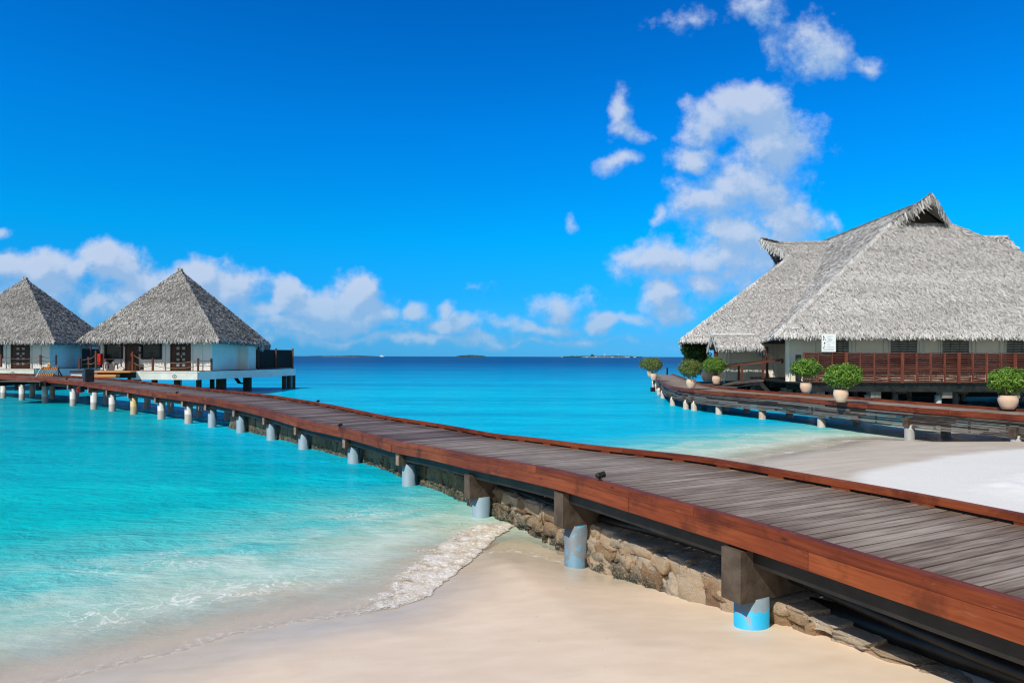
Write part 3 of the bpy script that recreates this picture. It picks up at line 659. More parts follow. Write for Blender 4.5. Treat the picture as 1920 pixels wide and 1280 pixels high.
low = n.ss(n.m('ADD', s3.outputs[2], n.m('MULTIPLY', n.noise(tc, 6, 4), .3)), .50, .22)
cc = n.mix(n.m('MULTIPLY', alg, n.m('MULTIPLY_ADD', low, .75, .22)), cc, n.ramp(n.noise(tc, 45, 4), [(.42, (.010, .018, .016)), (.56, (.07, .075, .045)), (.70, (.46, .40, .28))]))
n.link(cc, b.inputs['Base Color']); b.inputs['Roughness'].default_value = .85
n.link(n.bump(n.m('ADD', n.noise(tc, 16, 8, .7), n.m('MULTIPLY', n.noise(tc, 60, 5, .65), .6)), 1.0, .06), b.inputs['Normal'])
mb = MB(); mb.smooth = True
s0w, _ = J.near(np.array([2.75, 4.7])); s1w, _ = J.near(atz(470, 800, 0)); d = s0w; k = 0
while d < s1w:
    ln = .20 + rnd.random() * .22; far_ = np.clip((d - s0w - 5) / 3, 0, 1); tap = np.clip((d - s0w) / 1.3, 0, 1)
    c = J.p(d + ln / 2, .76 + .08 * far_ + .12 * (1 - tap)); t = J.t(d + ln / 2); rz = math.atan2(t[1], t[0])
    gz = min(sand_z(c[0], c[1]), .36); top = .485 - .06 * far_ + .03 * rnd.random(); top = gz + .03 + (top - gz) * tap ** .8
    lv_ = [gz - .2, gz + .06 + .05 * rnd.random()]
    nlay = 2 if top - gz < .45 else 3
    zs = [gz - .22] + [gz + (top - gz) * (q + 1 + rnd.uniform(-.18, .18) * (q < nlay - 1)) / nlay for q in range(nlay)]
    for za, zb in zip(zs[:-1], zs[1:]):
        sh = rnd.uniform(-.05, .05)
        rock_mesh(mb, (c[0] + t[0] * sh + rnd.uniform(-.025, .025), c[1] + t[1] * sh + rnd.uniform(-.025, .025), (za + zb) / 2), (ln * rnd.uniform(1.1, 1.5), .58 + .08 * rnd.random(), (zb - za) * 1.18), rz + rnd.uniform(-.10, .10), k, 16, .27, .40); k += 1
    d += ln
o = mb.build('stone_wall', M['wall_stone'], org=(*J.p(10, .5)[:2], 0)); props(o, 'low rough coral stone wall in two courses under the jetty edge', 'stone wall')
ROCKS = [((868, 925), .34, 'angular brown rock beside the wall, farthest of the loose rocks'), ((893, 935), .30, 'flat tan rock leaning on the stone wall by the third pile'), ((852, 912), .24, 'small dark rock half in the water at the wall foot')]
for i, ((px, py), sz, lab) in enumerate(ROCKS):
    q = atz(px, py, .08); mb = MB(); mb.smooth = True; rock_mesh(mb, (q[0] + .08, q[1] + .12, .10), (sz, sz * .8, sz * .7), rnd.random() * 3, 300 + i, 14, .6, .3)
    o = mb.build('rock', M['wall_stone'], org=(q[0] + .08, q[1] + .12, 0)); props(o, lab, 'rock', 'loose rocks by the stone wall')
# kerb spot lamps
LAMPS = [(1127,893,0,'black spot lamp on the jetty kerb nearest the beach'),(637,797,0,'black spot lamp on the near jetty kerb above the grey blue piles'),(597,748,1,'black spot lamp on the seaward kerb of the jetty, against open water'),(332,735,0,'dark spot lamp on the kerb in front of the round mark on the villa'),(125,710,0,'dark spot lamp on the jetty near the striped barrier')]
for i, (px, py, far, lab) in enumerate(LAMPS):
    best = None
    for s_ in np.arange(3, J.L - 1, .05):
        c = J.p(s_, W - .05 if far else .05, .02 if far else 0.0); xx = CX + F * c[0] / c[1]
        if best is None or abs(xx - px) < best[0]: best = (abs(xx - px), s_, c)
    s_, c = best[1:]; t = J.t(s_); c = c.copy()
    root = thing('spot_lamp', c, lab, 'lamp', 'spot lamps along the jetty kerbs')
    mb = MB(); mb.lathe(c + [0, 0, 0], [(.026, 0), (.026, .01), (.010, .012), (.010, .04), (0.001, .04)], 14); mb.build('base', M['black_metal'], root)
    mb = MB(); a = c + np.array([0, 0, .058]); dvec = np.array([t[1], -t[0], .15]) * (-1 if far else 1); a0 = a - dvec * .05; a1 = a + dvec * .06
    mb.tube([a0, a0 + dvec * .02, a1 - dvec * .01, a1], [.022, .034, .034, .038], 14); mb.smooth = True; mb.build('lamp_head', M['black_metal'], root)
    mb = MB(); tt = np.array([t[0], t[1], 0]) * .038
    mb.tube([c + [0, 0, .03] - tt, a - tt], .008, 6); mb.tube([c + [0, 0, .03] + tt, a + tt], .008, 6); mb.tube([c + [0, 0, .03] - tt, c + [0, 0, .03] + tt], .008, 6); mb.build('bracket', M['black_metal'], root)
#PART2
# ---------------------------------------------------------------- thatch
def unit(v): return v / (np.linalg.norm(v, axis=-1, keepdims=True) + 1e-12)
def lerp(a, b, t): return a + (b - a) * t
def thatch(patches, dens, length, width, seed=0, hips=(), clip=None, lift=(.012, .075), twist=.45):
    """patches: (e0, e1, t0, t1) eave and top corners. Returns V,F of many overlapping leaf strands."""
    g = np.random.default_rng(seed); VV = []
    for (e0, e1, t0, t1, *opt) in patches:
        e0, e1, t0, t1 = (np.array(a, float) for a in (e0, e1, t0, t1))
        dens_k = opt[0] if opt else 1.0
        we = np.linalg.norm(e1 - e0); wt = np.linalg.norm(t1 - t0); hgt = np.linalg.norm((e0 + e1) / 2 - (t0 + t1) / 2)
        nb = int((we + wt) / 2 * hgt * dens * dens_k)
        v = g.random(nb * 3); keep = g.random(nb * 3) < (we + (wt - we) * v) / max(we, wt); v = v[keep][:nb]; nb = len(v)
        u = g.random(nb)
        lo = lerp(e0, e1, u[:, None]); hi = lerp(t0, t1, u[:, None]); P = lerp(lo, hi, v[:, None])
        du = unit(lerp(e1 - e0, t1 - t0, v[:, None])); dv = unit(hi - lo); nn = unit(np.cross(du, dv)); nn = np.where(nn[:, 2:] < 0, -nn, nn)
        if clip is not None:
            k = clip(P); P, nn, v = P[k], nn[k], v[k]; nb = len(P)
        g_ = np.array([0, 0, -1.0]) - nn * (-nn[:, 2:]); g_ = unit(g_); sd = np.cross(nn, g_)
        yaw = g.normal(0, .42, nb)[:, None]; dr = g_ * np.cos(yaw) + sd * np.sin(yaw); sdr = np.cross(nn, dr)
        L = (length * g.uniform(.6, 1.25, nb))[:, None]; Wd = (width * g.uniform(.5, 1.4, nb))[:, None]
        lf = g.uniform(lift[0], lift[1], nb)[:, None]
        droop = np.clip(1 - v * hgt / .5, 0, 1)[:, None] * np.array([0, 0, -1.0]) * L * .35
        root = P + nn * .012 - dr * L * .35; tip = P + dr * L * .65 + nn * lf + droop
        tw = g.normal(0, twist, nb)[:, None]; sw = sdr * np.cos(tw) + nn * np.sin(tw)
        VV.append(np.stack([root - sdr * Wd / 2, root + sdr * Wd / 2, tip + sw * Wd * .28, tip - sw * Wd * .28], 1).reshape(-1, 3))
    for (a, b_, r_, dn) in hips:                  # cap rows laid over the hips and ridges
        a, b_ = np.array(a, float), np.array(b_, float); Lh = np.linalg.norm(b_ - a); nb = int(Lh * dn); u = g.random(nb)
        P = lerp(a, b_, u[:, None]) + g.normal(0, r_ * .35, (nb, 3)) * [1, 1, .35]; ax = unit((a - b_)[None]); ax = np.where(ax[:, 2:] > 0, -ax, ax)
        side = unit(np.cross(ax, [[0, 0, 1.0]])); dr = unit(ax * .8 + side * g.choice([-1, 1], nb)[:, None] * g.uniform(.2, 1.0, nb)[:, None] + np.array([0, 0, -.55]))
        sdr = unit(np.cross(dr, [[0, 0, 1.0]])); L = (length * g.uniform(.6, 1.1, nb))[:, None]; Wd = (width * g.uniform(.6, 1.3, nb))[:, None]
        root = P + [0, 0, r_ * .5]; tip = P + dr * L + [0, 0, r_ * .3]
        VV.append(np.stack([root - sdr * Wd / 2, root + sdr * Wd / 2, tip + sdr * Wd * .3, tip - sdr * Wd * .3], 1).reshape(-1, 3))
    V = np.concatenate(VV); return V
def fringe(pts, per_m, length, width, seed=0, out=(0, 0, 0), spread=.25):
    """strands hanging from a line of points"""
    g = np.random.default_rng(seed); VV = []
    for a, b_ in zip(pts[:-1], pts[1:]):
        a, b_ = np.array(a, float), np.array(b_, float); nb = int(np.linalg.norm(b_ - a) * per_m); u = g.random(nb)[:, None]
        P = lerp(a, b_, u) + g.normal(0, .04, (nb, 3)); t = unit((b_ - a)[None])
        dr = unit(np.array([0, 0, -1.0]) + t * g.normal(0, spread, nb)[:, None] + np.array(out) * g.uniform(.2, 1, nb)[:, None])
        sd = unit(t - dr * (t * dr).sum(-1, keepdims=True)); sd = unit(sd + np.cross(dr, sd) * g.normal(0, .6, nb)[:, None])
        L = (length * g.uniform(.5, 1.2, nb))[:, None]; Wd = (width * g.uniform(.5, 1.3, nb))[:, None]
        VV.append(np.stack([P - sd * Wd / 2, P + sd * Wd / 2, P + dr * L + sd * Wd * .25, P + dr * L - sd * Wd * .25], 1).reshape(-1, 3))
    return np.concatenate(VV)
def roof_obj(name, patches, strands, mat, parent, thick=.22):
    """one roof mesh: a solid thatch bed under the strands"""
    V = [strands]; n0 = len(strands); F4 = [np.arange(n0).reshape(-1, 4)]
    for (e0, e1, t0, t1, *_) in patches:
        e0, e1, t0, t1 = (np.array(a, float) for a in (e0, e1, t0, t1)); m_ = 9
        u, v = np.meshgrid(np.linspace(0, 1, m_), np.linspace(0, 1, m_), indexing='ij'); u = u[..., None]; v = v[..., None]
        top = (lerp(lerp(e0, e1, u), lerp(t0, t1, u), v)).reshape(-1, 3); b = sum(len(a) for a in V); V.append(np.vstack([top, top - [0, 0, thick]]))
        g = grid_faces(m_, m_); n2 = m_ * m_; idx = np.arange(n2).reshape(m_, m_); rim = np.concatenate([idx[:, 0], idx[-1, 1:], idx[-2::-1, -1], idx[0, -2::-1]])
        sidef = np.stack([rim[:-1], rim[1:], rim[1:] + n2, rim[:-1] + n2], -1)
        F4 += [g + b, g[:, ::-1] + n2 + b, sidef + b]
    V = np.vstack(V); F_ = np.vstack(F4)
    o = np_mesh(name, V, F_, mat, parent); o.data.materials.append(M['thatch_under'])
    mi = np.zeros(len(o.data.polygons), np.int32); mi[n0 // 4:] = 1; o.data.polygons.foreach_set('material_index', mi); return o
# ---------------------------------------------------------------- right-hand walkway
ZW = 1.10
WP = [(2010,786),(1917,778),(1805,770.6),(1680,761),(1565,752),(1500,745),(1420,739),(1349,734.5),(1300,730),(1264,725.5),(1247,720.5),(1238,713.5)]
wp = [atz(x, y, ZW) for x, y in WP]
a = wp[0]; wp = [a + np.array([.33, -.94, 0]) * 6] + wp + [np.array([10.9, 52, ZW]), np.array([12.3, 60, ZW]), np.array([13.4, 67, ZW])]
K = Path(wp, sm_xy=1.4, sm_z=1); WW = 2.3
walk = thing('walkway', (*K.p(14)[:2], 0), 'low dark walkway on pale piles curving round the thatched pavilion, with slatted skirt', 'walkway')
mb = MB(); K.boards(mb, 0, K.L, .06, WW - .06, -.06, .16, .010, .03); mb.build('deck', M['deck_grey'], walk)
mb = MB(); K.strip(mb, 0, K.L, 0, .08, -.17, 0, 3, .01, jit=.01); mb.build('kerb_rail', M['stain'], walk)
mb = MB(); K.strip(mb, 0, K.L, WW - .08, WW, -.15, .03, 3, .01); mb.build('kerb_rail', M['stain'], walk)
mb = MB()
for k in range(6): K.strip(mb, 0, K.L - 20, .03, .055, -.250 - k * .073, -.188 - k * .073, 2.2, .01, jit=.015)
d = 0
while d < K.L - 21:
    K.strip(mb, d, d + .06, .06, .12, -.66, -.18, 2); d += 1.1
K.strip(mb, 0, K.L - 20, .02, .09, -.69, -.635, 3, .01)
mb.build('slat_skirt', M['slat'], walk, label='weathered black slats with flaking paint')
for o_ in (.3, 1.1, WW - .3):
    mb = MB(); K.strip(mb, 0, K.L, o_, o_ + .1, -.35, -.10, 6, .003); mb.build('bearer_beam', M['black_beam'], walk)
mb = MB()
for k in range(75):
    y = 36.2 + k * .16; xa = np.interp(y, [36, 38, 48], [10.9, 11.0, 11.6]); xb = np.interp(y, [36, 38.5, 41.5, 48.2], [11.3, 12.7, 13.6, 14.7])
    mb.box(((xa + xb) / 2, y, ZW - .085), (xb - xa, .15, .03))
mb.build('apron_deck', M['deck_brown'], walk)
WPX = [(1885,838,'pile_grey',.18),(1705,824,'pile_grey',0),(1560,800,'pile_cream',0),(1443,785,'pile_rust',0),(1349,776,'pile_cream',0),(1289.7,770,'pile_cream',0),(1261.5,767,'pile_cream',0),(1251.5,760,'pile_cream',0),(1241,746,'pile_cream',0),(1235,740,'pile_cream',0),(1229,730,'pile_cream',0)]
for i, (px, py, mt, zb) in enumerate(WPX):
    q = atz(px, py, zb); s_, of = K.near(q); of = float(np.clip(of, .10, .24)); c = K.p(s_, of)
    po = pile(walk, c[0], c[1], -1.7, ZW - .60, .155, mt, label='rust streaked cream pile' if i == 3 else None)
    mb = MB(); aa = K.p(s_, of - .2); ee = K.p(s_, WW - .1); aa[2] = ee[2] = ZW - .51; mb.beam(aa, ee, .2, .3); mb.build('pile_cap', M['concrete_dark'], po)
    c2 = K.p(s_, WW - .45); pile(walk, c2[0], c2[1], -1.7, ZW - .6, .155, 'pile_grey')
pr = []
for k, s_ in enumerate(np.arange(K.L - 21, K.L - 2, 3.4)):
    c2 = K.p(s_, .3); pile(walk, c2[0], c2[1], -1.7, ZW - .35, .155, 'pile_cream')
q = atz(1224, 741, .35); mb = MB(); mb.box(aty(1224, 730, 46), (.28, .3, .28)); o = mb.build('pump_box', M['black_metal'], org=aty(1224, 734, 46)); props(o, 'small dark box hanging off the far corner of the right walkway', 'box')
# ---------------------------------------------------------------- pavilion
FZ = 1.48; zE = 3.86
pav = thing('pavilion', (24.7, 45, 0), 'large over-water pavilion with grey thatched roof and cream walls, right of the photo', 'pavilion')
E1 = np.array([13.3, 34.5, zE]); E2 = np.array([36.1, 34.5, zE]); H1 = np.array([22.9, 41.3, 10.85]); H2 = np.array([26.5, 41.3, 10.85])
RF = np.array([24.7, 41.3, 12.12]); RB = np.array([24.7, 57, 11.9]); AP = np.array([24.75, 40.35, 12.42])
C41 = np.array([15.3, 41.3, zE]); C57 = np.array([19.9, 57, zE]); D41 = np.array([36.1, 41.3, zE]); D57 = np.array([36.1, 57, zE]); E4 = np.array([21.5, 63, zE]); E3 = np.array([36.1, 64, zE])
RM = np.array([24.7, 46, 11.95])
front = [(E1, E2, H1, H2)]
sides = [(E1, C41, H1, H1), (C41, C57, RF, RB), (C57, E4, RB, RB), (D41, E2, H2, H2), (D57, D41, RB, RF), (E3, D57, RB, RB), (E4, E3, RB, RB, .3)]
gab = [(H1, H1, AP, RF), (H2, H2, RF, AP)]
gabl = [(H1 + (RF - H1) * .0, RF, H1, AP), (RF, H2, AP, H2)]
S = thatch(front, 320, .27, .042, 11, hips=[(H1, E1, .10, 260), (H2, E2, .10, 120)])
S = np.vstack([S, thatch(sides, 190, .30, .05, 12, hips=[(RF, RB, .12, 80), (AP, RF, .10, 260)], twist=.8)])
S = np.vstack([S, thatch(gab, 320, .4, .055, 13)])
SF = np.vstack([fringe([H1 + [.1, -.12, .05], AP + [0, -.05, 0]], 70, .62, .07, 14, out=(.35, -.5, 0)), fringe([AP + [0, -.05, 0], H2 + [-.1, -.12, .05]], 70, .6, .07, 15, out=(-.25, -.5, 0))])
np_fr = SF
S = np.vstack([S, fringe([E1, E2], 80, .20, .055, 16, out=(0, -.5, 0))])
roof = roof_obj('roof', front + sides + gab, S, M['thatch'], pav)
np_mesh('gable_fringe', SF, np.arange(len(SF)).reshape(-1, 4), M['thatch_old_and_shade'], roof)  # darker thatch puts the shadow on this fringe into its colour
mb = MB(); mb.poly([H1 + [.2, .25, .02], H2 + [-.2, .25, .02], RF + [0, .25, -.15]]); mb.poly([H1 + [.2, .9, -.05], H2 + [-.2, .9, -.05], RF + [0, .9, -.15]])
mb.build('gable_shade_sheet', M['thatch_shade'], roof)  # dark sheets fill the gable, its inner shade put into the colour
# left wing
WS = 1.0625
def wsc(*p): return np.array([p[0] * WS, p[1] * WS, H + (p[2] - H) * WS])
W0 = np.array([9.9, 40, 3.74]); W1 = np.array([19.5, 48.1, 9.80]); WT = np.array([18.1, 49.6, 11.35]); WR0 = np.array([19.5, 50, 11.15]); WR1 = np.array([24.2, 50, 11.2])
WB = np.array([14.9, 59.5, 3.74]); WB1 = np.array([20.1, 51.8, 9.8]); WF = np.array([19.5, 40, 3.74]); WF2 = np.array([25, 40, 3.74])
W0, W1, WT, WR0, WB, WB1, WF, WF2 = (wsc(*p) for p in (W0, W1, WT, WR0, WB, WB1, WF, WF2)); WR1 = np.array([24.6, WR0[1], WR0[2] + .05])
def clipmain(P):
    xe = 13.3 + (P[:, 1] - 34.5) * .294
    return (P[:, 2] > zE + (12.1 - zE) * (P[:, 0] - xe) / (24.7 - xe) - .15) | (P[:, 0] < xe)
wing_p = [(W0, WF, W1, W1), (WF, WF2, WR0, WR1)]
wing_e = [(W0, WB, W1, WB1), (WB, wsc(23, 60, 3.8), WB1, WR1, .3)]
wing_g = [(W1, W1, WT, WR0), (WB1, WB1, WR0, WT)]
S = thatch(wing_p, 270, .28, .045, 21, hips=[(W1, W0, .11, 260)], clip=clipmain)
S = np.vstack([S, thatch(wing_e, 90, .34, .06, 22), thatch(wing_g, 300, .45, .06, 23, hips=[(WT, WR0, .12, 420), (WR0, WR1, .12, 420)]), fringe([W0, wsc(14.9, 40, 3.74)], 80, .2, .055, 24, out=(0, -.5, 0)), fringe([W0, WB], 40, .2, .08, 25, out=(-.5, 0, 0)),
               fringe([WT + [-.05, 0, 0], W1 + [0, -.05, .1]], 80, .55, .07, 26, out=(-.3, -.1, 0))])
wr = roof_obj('wing_roof', wing_p[:1] + [(WF, wsc(20.5, 40, 3.74), WR0, WR1)] + wing_e + wing_g, S, M['thatch'], pav)
mb = MB(); mb.poly([W1 + [.12, 0, .0], WB1 + [.12, 0, .0], WT + [.5, 0, -.12]]); mb.poly([W1 + [.35, 0, .05], WB1 + [.35, 0, .05], WR0 + [.35, 0, -.1]]); mb.build('gable_shade_sheet', M['thatch_shade'], wr)  # dark sheets close the wing gable, shade put into the colour
# right wing ridge showing over the hip
p1 = [(np.array([25, 46.5, 8.9]), np.array([35.6, 46.5, 8.9]), np.array([25, 50, 11.5]), np.array([36.3, 50, 11.62])), (np.array([35.6, 53.5, 8.9]), np.array([25, 53.5, 8.9]), np.array([36.3, 50, 11.62]), np.array([25, 50, 11.5]))]
roof_obj('wing_roof', p1, thatch(p1, 45, .45, .09, 31, hips=[((25, 50, 11.5), (36.3, 50, 11.62), .14, 120)]), M['thatch'], pav)
# walls
WY = 35.8; WX0 = 14.35; WX1 = 35.0; ZT = 4.25
mb = MB(); mb.prism([(WX0, WY), (WX1, WY), (WX1, 62), (21.5, 62), (18.6, 46.6)], FZ + .004, ZT); wall = mb.build('wall', M['pavilion_wall'], pav)
def px_x(px, Y): return (px - CX) / F * Y
for px in (1480, 1530, 1598, 1605, 1657, 1725, 1733, 1760, 1822, 1830, 1874):
    mb = MB(); mb.box((px_x(px, WY), WY - .02, (FZ + ZT) / 2), (.07, .06, ZT - FZ - .02)); mb.build('batten', M['trim'], wall)
for (a0, a1) in ((1560, 1590), (1668, 1718), (1765, 1815), (1885, 1930)):
    x0, x1 = px_x(a0, WY), px_x(a1, WY); fr_ = MB()
    for (c, s) in (((x0 - .03, WY - .04, 2.85), (.06, .10, 2.5)), ((x1 + .03, WY - .04, 2.85), (.06, .10, 2.5)), (((x0 + x1) / 2, WY - .042, 4.06), (x1 - x0 + .1, .09, .06)), (((x0 + x1) / 2, WY - .042, 2.35), (x1 - x0 + .1, .09, .06))): fr_.box(c, s)
    win = fr_.build('window', M['trim'], pav)
    lv_ = MB()
    for k in range(13):
        z = 2.45 + k * .125; lv_.hexa([(x0, WY - .03, z - .05), (x1, WY - .03, z - .05), (x1, WY - .012, z - .05), (x0, WY - .012, z - .05), (x0, WY - .055, z + .05), (x1, WY - .055, z + .05), (x1, WY - .035, z + .05), (x0, WY - .035, z + .05)])
    for xm in (x0 + (x1 - x0) / 3, x0 + 2 * (x1 - x0) / 3): lv_.box((xm, WY - .065, 3.2), (.03, .02, 1.7))
    lv_.build('louvre_pane', M['louvre'], win)
# wing wall (set back, left)
mb = MB(); mb.prism([(13.15, 43.7), (18.0, 43.7), (18.6, 58), (17.6, 58)], FZ - .25, 4.3); ww = mb.build('wing_wall', M['pavilion_wall'], pav)
for px in (1361, 1367, 1449, 1457):
    mb = MB(); mb.box((px_x(px, 43.68), 43.68, 2.8), (.07, .06, 2.9)); mb.build('batten', M['trim'], ww)
# platform
mb = MB(); mb.prism([(14.3, 34.05), (37, 34.05), (37, 63), (17, 63), (15.2, 43.5), (14.25, 40.6), (14.2, 38.6)], FZ - .07, FZ); plat = mb.build('platform', M['black_wood'], pav)
mb = MB()
for y in (34.2, 36.5, 39, 42): mb.box((25.8, y, FZ - .26), (22.2, .18, .36))
mb.build('platform_beam', M['black_beam'], plat)
mb = MB(); mb.box((26.2, 46.5, .72), (20.5, .25, 1.25)); mb.box((27.0, 56, .72), (19.0, .25, 1.25)); mb.build('underfloor_dark_screen', M['black_beam'], plat)  # added black screens hide lit water, standing in for deep shade underneath
for xx in (15.2, 18.02, 21.6, 25.0, 28.4, 32):
    for yy_ in (34.6, 38.5, 43):
        po = pile(pav, xx, yy_, -1.5, FZ - .62, .16, 'pile_grey')
        mb = MB(); mb.box((xx + .25, yy_ - .1, FZ - .60), (.5, .5, .32)); mb.build('pile_cap', M['concrete_end'], po)
mb = MB(); mb.prism([(13.0, 43.6), (15.1, 43.6), (18.5, 58), (17.4, 58)], FZ - .32, FZ - .26); mb.build('platform', M['black_wood'], pav)
# fence on the platform edge
fen = thing('slatted_fence', (24, 33.98, FZ), 'red brown horizontal slat fence along the front of the pavilion platform', 'fence')
FY = 33.98; fx0 = px_x(1507, FY); fx1 = 36.5; ftop = 2.985; fbot = FZ + .02
sp_ = .70; nxp = int((fx1 - fx0) / sp_)
for i in range(nxp + 1):
    big_ = (i % 4 == 3)
    mb = MB(); mb.box((fx0 + i * sp_, FY - .03, (ftop + fbot) / 2 + .01), (.15 if big_ else .075, .06, ftop - fbot + (.05 if big_ else .0))); mb.build('post', M['fence'], fen)
for i in range(nxp):
    mb = MB(); nsl = 14
    for k in range(nsl):
        z = fbot + .05 + k * (ftop - fbot - .08) / (nsl - 1) + rnd.uniform(-.012, .012); x0 = fx0 + i * sp_; tl = rnd.uniform(-.012, .012)
        mb.beam((x0 + .02, FY + .015, z - tl), (x0 + sp_ - .02, FY + .015, z + tl), .022, .05)
    for k in range(nsl - 1):
        z = fbot + .1 + k * (ftop - fbot - .08) / (nsl - 1); mb.beam((x0 + .02, FY + .06, z), (x0 + sp_ - .02, FY + .06, z), .02, .05, mi=1)  # black backing slats added to stand in for shade behind the gaps
    mb.build('slat_panel', [M['fence'], M['black_wood']], fen)
mb = MB(); mb.beam((fx0 - .12, FY + .05, fbot + .7), (fx0 - .02, FY + .9, fbot + .7), .04, 1.36); mb.build('end_panel', M['black_wood'], fen)
# porch with its own small thatch, ramp and handrail
por = thing('porch', (13.6, 42.4, 0), 'small thatched porch on red brown posts over the ramp into the pavilion', 'porch')
PYf, PYr = 40.5, 41.5; zr = 2.75 + 40.5 / F * PYr; ze = 2.75 + 17 / F * PYf
x0, x1 = px_x(1336, PYr), px_x(1431, PYf); xr1 = px_x(1414, PYr)
A0, A1 = np.array([x0, PYf, ze]), np.array([x1, PYf, ze]); B0, B1 = np.array([x0, PYr, zr]), np.array([xr1, PYr, zr]); G0, G1 = np.array([x0, 42.6, ze]), np.array([x1 + .3, 42.6, ze])
pp = [(A0, A1, B0, B1), (G1, G0, B1, B0), (A1, G1, B1, B1)]
S = thatch(pp, 300, .24, .042, 41, hips=[(B0, B1, .07, 420), (B1, A1, .06, 120)]); S = np.vstack([S, fringe([A0, A1, G1], 60, .2, .07, 42), fringe([A1 + [0.05, .1, .1], G1 + [.15, 0, .1]], 110, .55, .07, 43, out=(.3, 0, 0)), fringe([A0, B0, G0], 60, .3, .06, 44)])
roof_obj('thatch_roof', pp, S, M['thatch'], por, .10)
mb = MB(); mb.smooth = True; mb.tube([lerp(B0, B1, t) + [0, -.05, .05 + .015 * math.sin(t * 23)] for t in np.linspace(-.01, 1.01, 24)], .085, 8); mb.build('ridge_cap', M['thatch_cap'], por)
for (px, Y, w_) in ((1342, 42.25, .2), (1431, 40.8, .11), (1438.5, 41.8, .11), (1341, 42.4, .1)):
    mb = MB(); mb.box((px_x(px, Y), Y, (ze + 1.0) / 2 + .05), (w_, w_, ze - 1.0 + .1)); mb.build('post', M['post'], por)
ramp_t = thing('ramp', (12.8, 37.5, 1.1), 'dark boarded ramp rising from the walkway to the pavilion platform', 'ramp')
mb = MB()
def slab(mb, P, th=.08):
    P = [np.array(p, float) for p in P]; mb.hexa([p - [0, 0, th] for p in P] + P)
rA = atz(1356, 720.5, 1.12); rC = atz(1432, 712, 1.485); rB = rA + [.35, 2.0, 0]; rD = rC + [.35, 2.0, 0]
slab(mb, [rA, rC, rD, rB]); mb.build('ramp_board', M['slat'], ramp_t)
mb = MB(); mb.beam(rA + [.2, .05, -.17], rC + [0, .05, -.17], .08, .18); mb.beam(rC + [-.2, 0, -.15], rC + [.45, -.3, -.95], .16, .2); mb.beam(rB + [.2, -.05, -.17], rD + [0, -.05, -.17], .08, .18); mb.build('bearer_beam', M['black_beam'], ramp_t)
hr = thing('handrail', (13.6, 40.5, 1.2), 'red brown timber handrails sloping up beside the porch ramp', 'handrail')
mb = MB(); mb.beam(aty(1352, 687.5, 41.4), aty(1462, 675.5, 38.2), .10, .10); mb.build('rail', M['post'], hr)
mb = MB(); mb.beam(aty(1352, 686, 43.2), aty(1467, 673.5, 40.0), .10, .10); mb.build('rail', M['post'], hr)
for (px, yt, yb, Y) in ((1385, 684, 713, 42.3), (1391, 684, 716, 40.2), (1467, 673, 681, 40.0)):
    mb = MB(); tpt, bpt = aty(px, yt, Y), aty(px, yb, Y); mb.box((tpt[0], Y, (tpt[2] + bpt[2]) / 2), (.11, .10, tpt[2] - bpt[2])); mb.build('post', M['post'], hr)
# white notice board
sgn = thing('notice_board', aty(1553.5, 659, 33.9), 'white notice with black pictograms and grey text above the slatted fence', 'sign')
s0, s1 = aty(1540.5, 659.2, 33.9), aty(1567, 626, 33.9)
mb = MB(); mb.box(((s0[0] + s1[0]) / 2, 33.9, (s0[2] + s1[2]) / 2), (s1[0] - s0[0], .02, s1[2] - s0[2])); mb.build('panel', M['sign'], sgn)
def spt(px, py): return aty(px, py, 33.885)
mb = MB(); mg = MB()
for (x, y, r) in ((1544.3,630.3,1.1),(1545,632.6,1.3),(1544.2,636.3,1.1),(1547.4,636.4,.9),(1546.5,642.3,1.2),(1545.6,644,.9),(1544.8,651.3,1.2),(1546.6,648.2,.8)):
    c = spt(x, y); r = r / F * 33.9
    mb.poly([(c[0] + r * math.cos(a) * .9, c[1], c[2] + r * math.sin(a)) for a in np.linspace(0, 2 * math.pi, 12, endpoint=False)])
    mb.poly([(c[0] - r, c[1] - .001, c[2] - r * 1.3), (c[0] + r * .3, c[1] - .001, c[2] - r * 1.5), (c[0] + r * .9, c[1] - .001, c[2] - r * .4), (c[0] - r * .2, c[1] - .001, c[2])])
mb.build('pictogram', M['ink'], sgn)
for (x0, x1, y) in ((1550.5,1563,630.4),(1551,1558.5,632.4),(1552,1559,635),(1553,1561,637.2),(1550,1560,639.5),(1550,1556,641.8),(1560,1565,642),(1550.5,1557,646),(1550,1564,650.4),(1550,1564,653.4),(1543,1564,656)):
    xx = x0
    while xx < x1:
        wl = rnd.uniform(.7, 2.0); a, b_ = spt(xx, y - .35), spt(min(xx + wl, x1), y + .35); mg.poly([(a[0], a[1], b_[2]), (b_[0], a[1], b_[2]), (b_[0], a[1], a[2]), (a[0], a[1], a[2])]); xx += wl + .5
mg.build('text_line', M['ink_grey'], sgn)
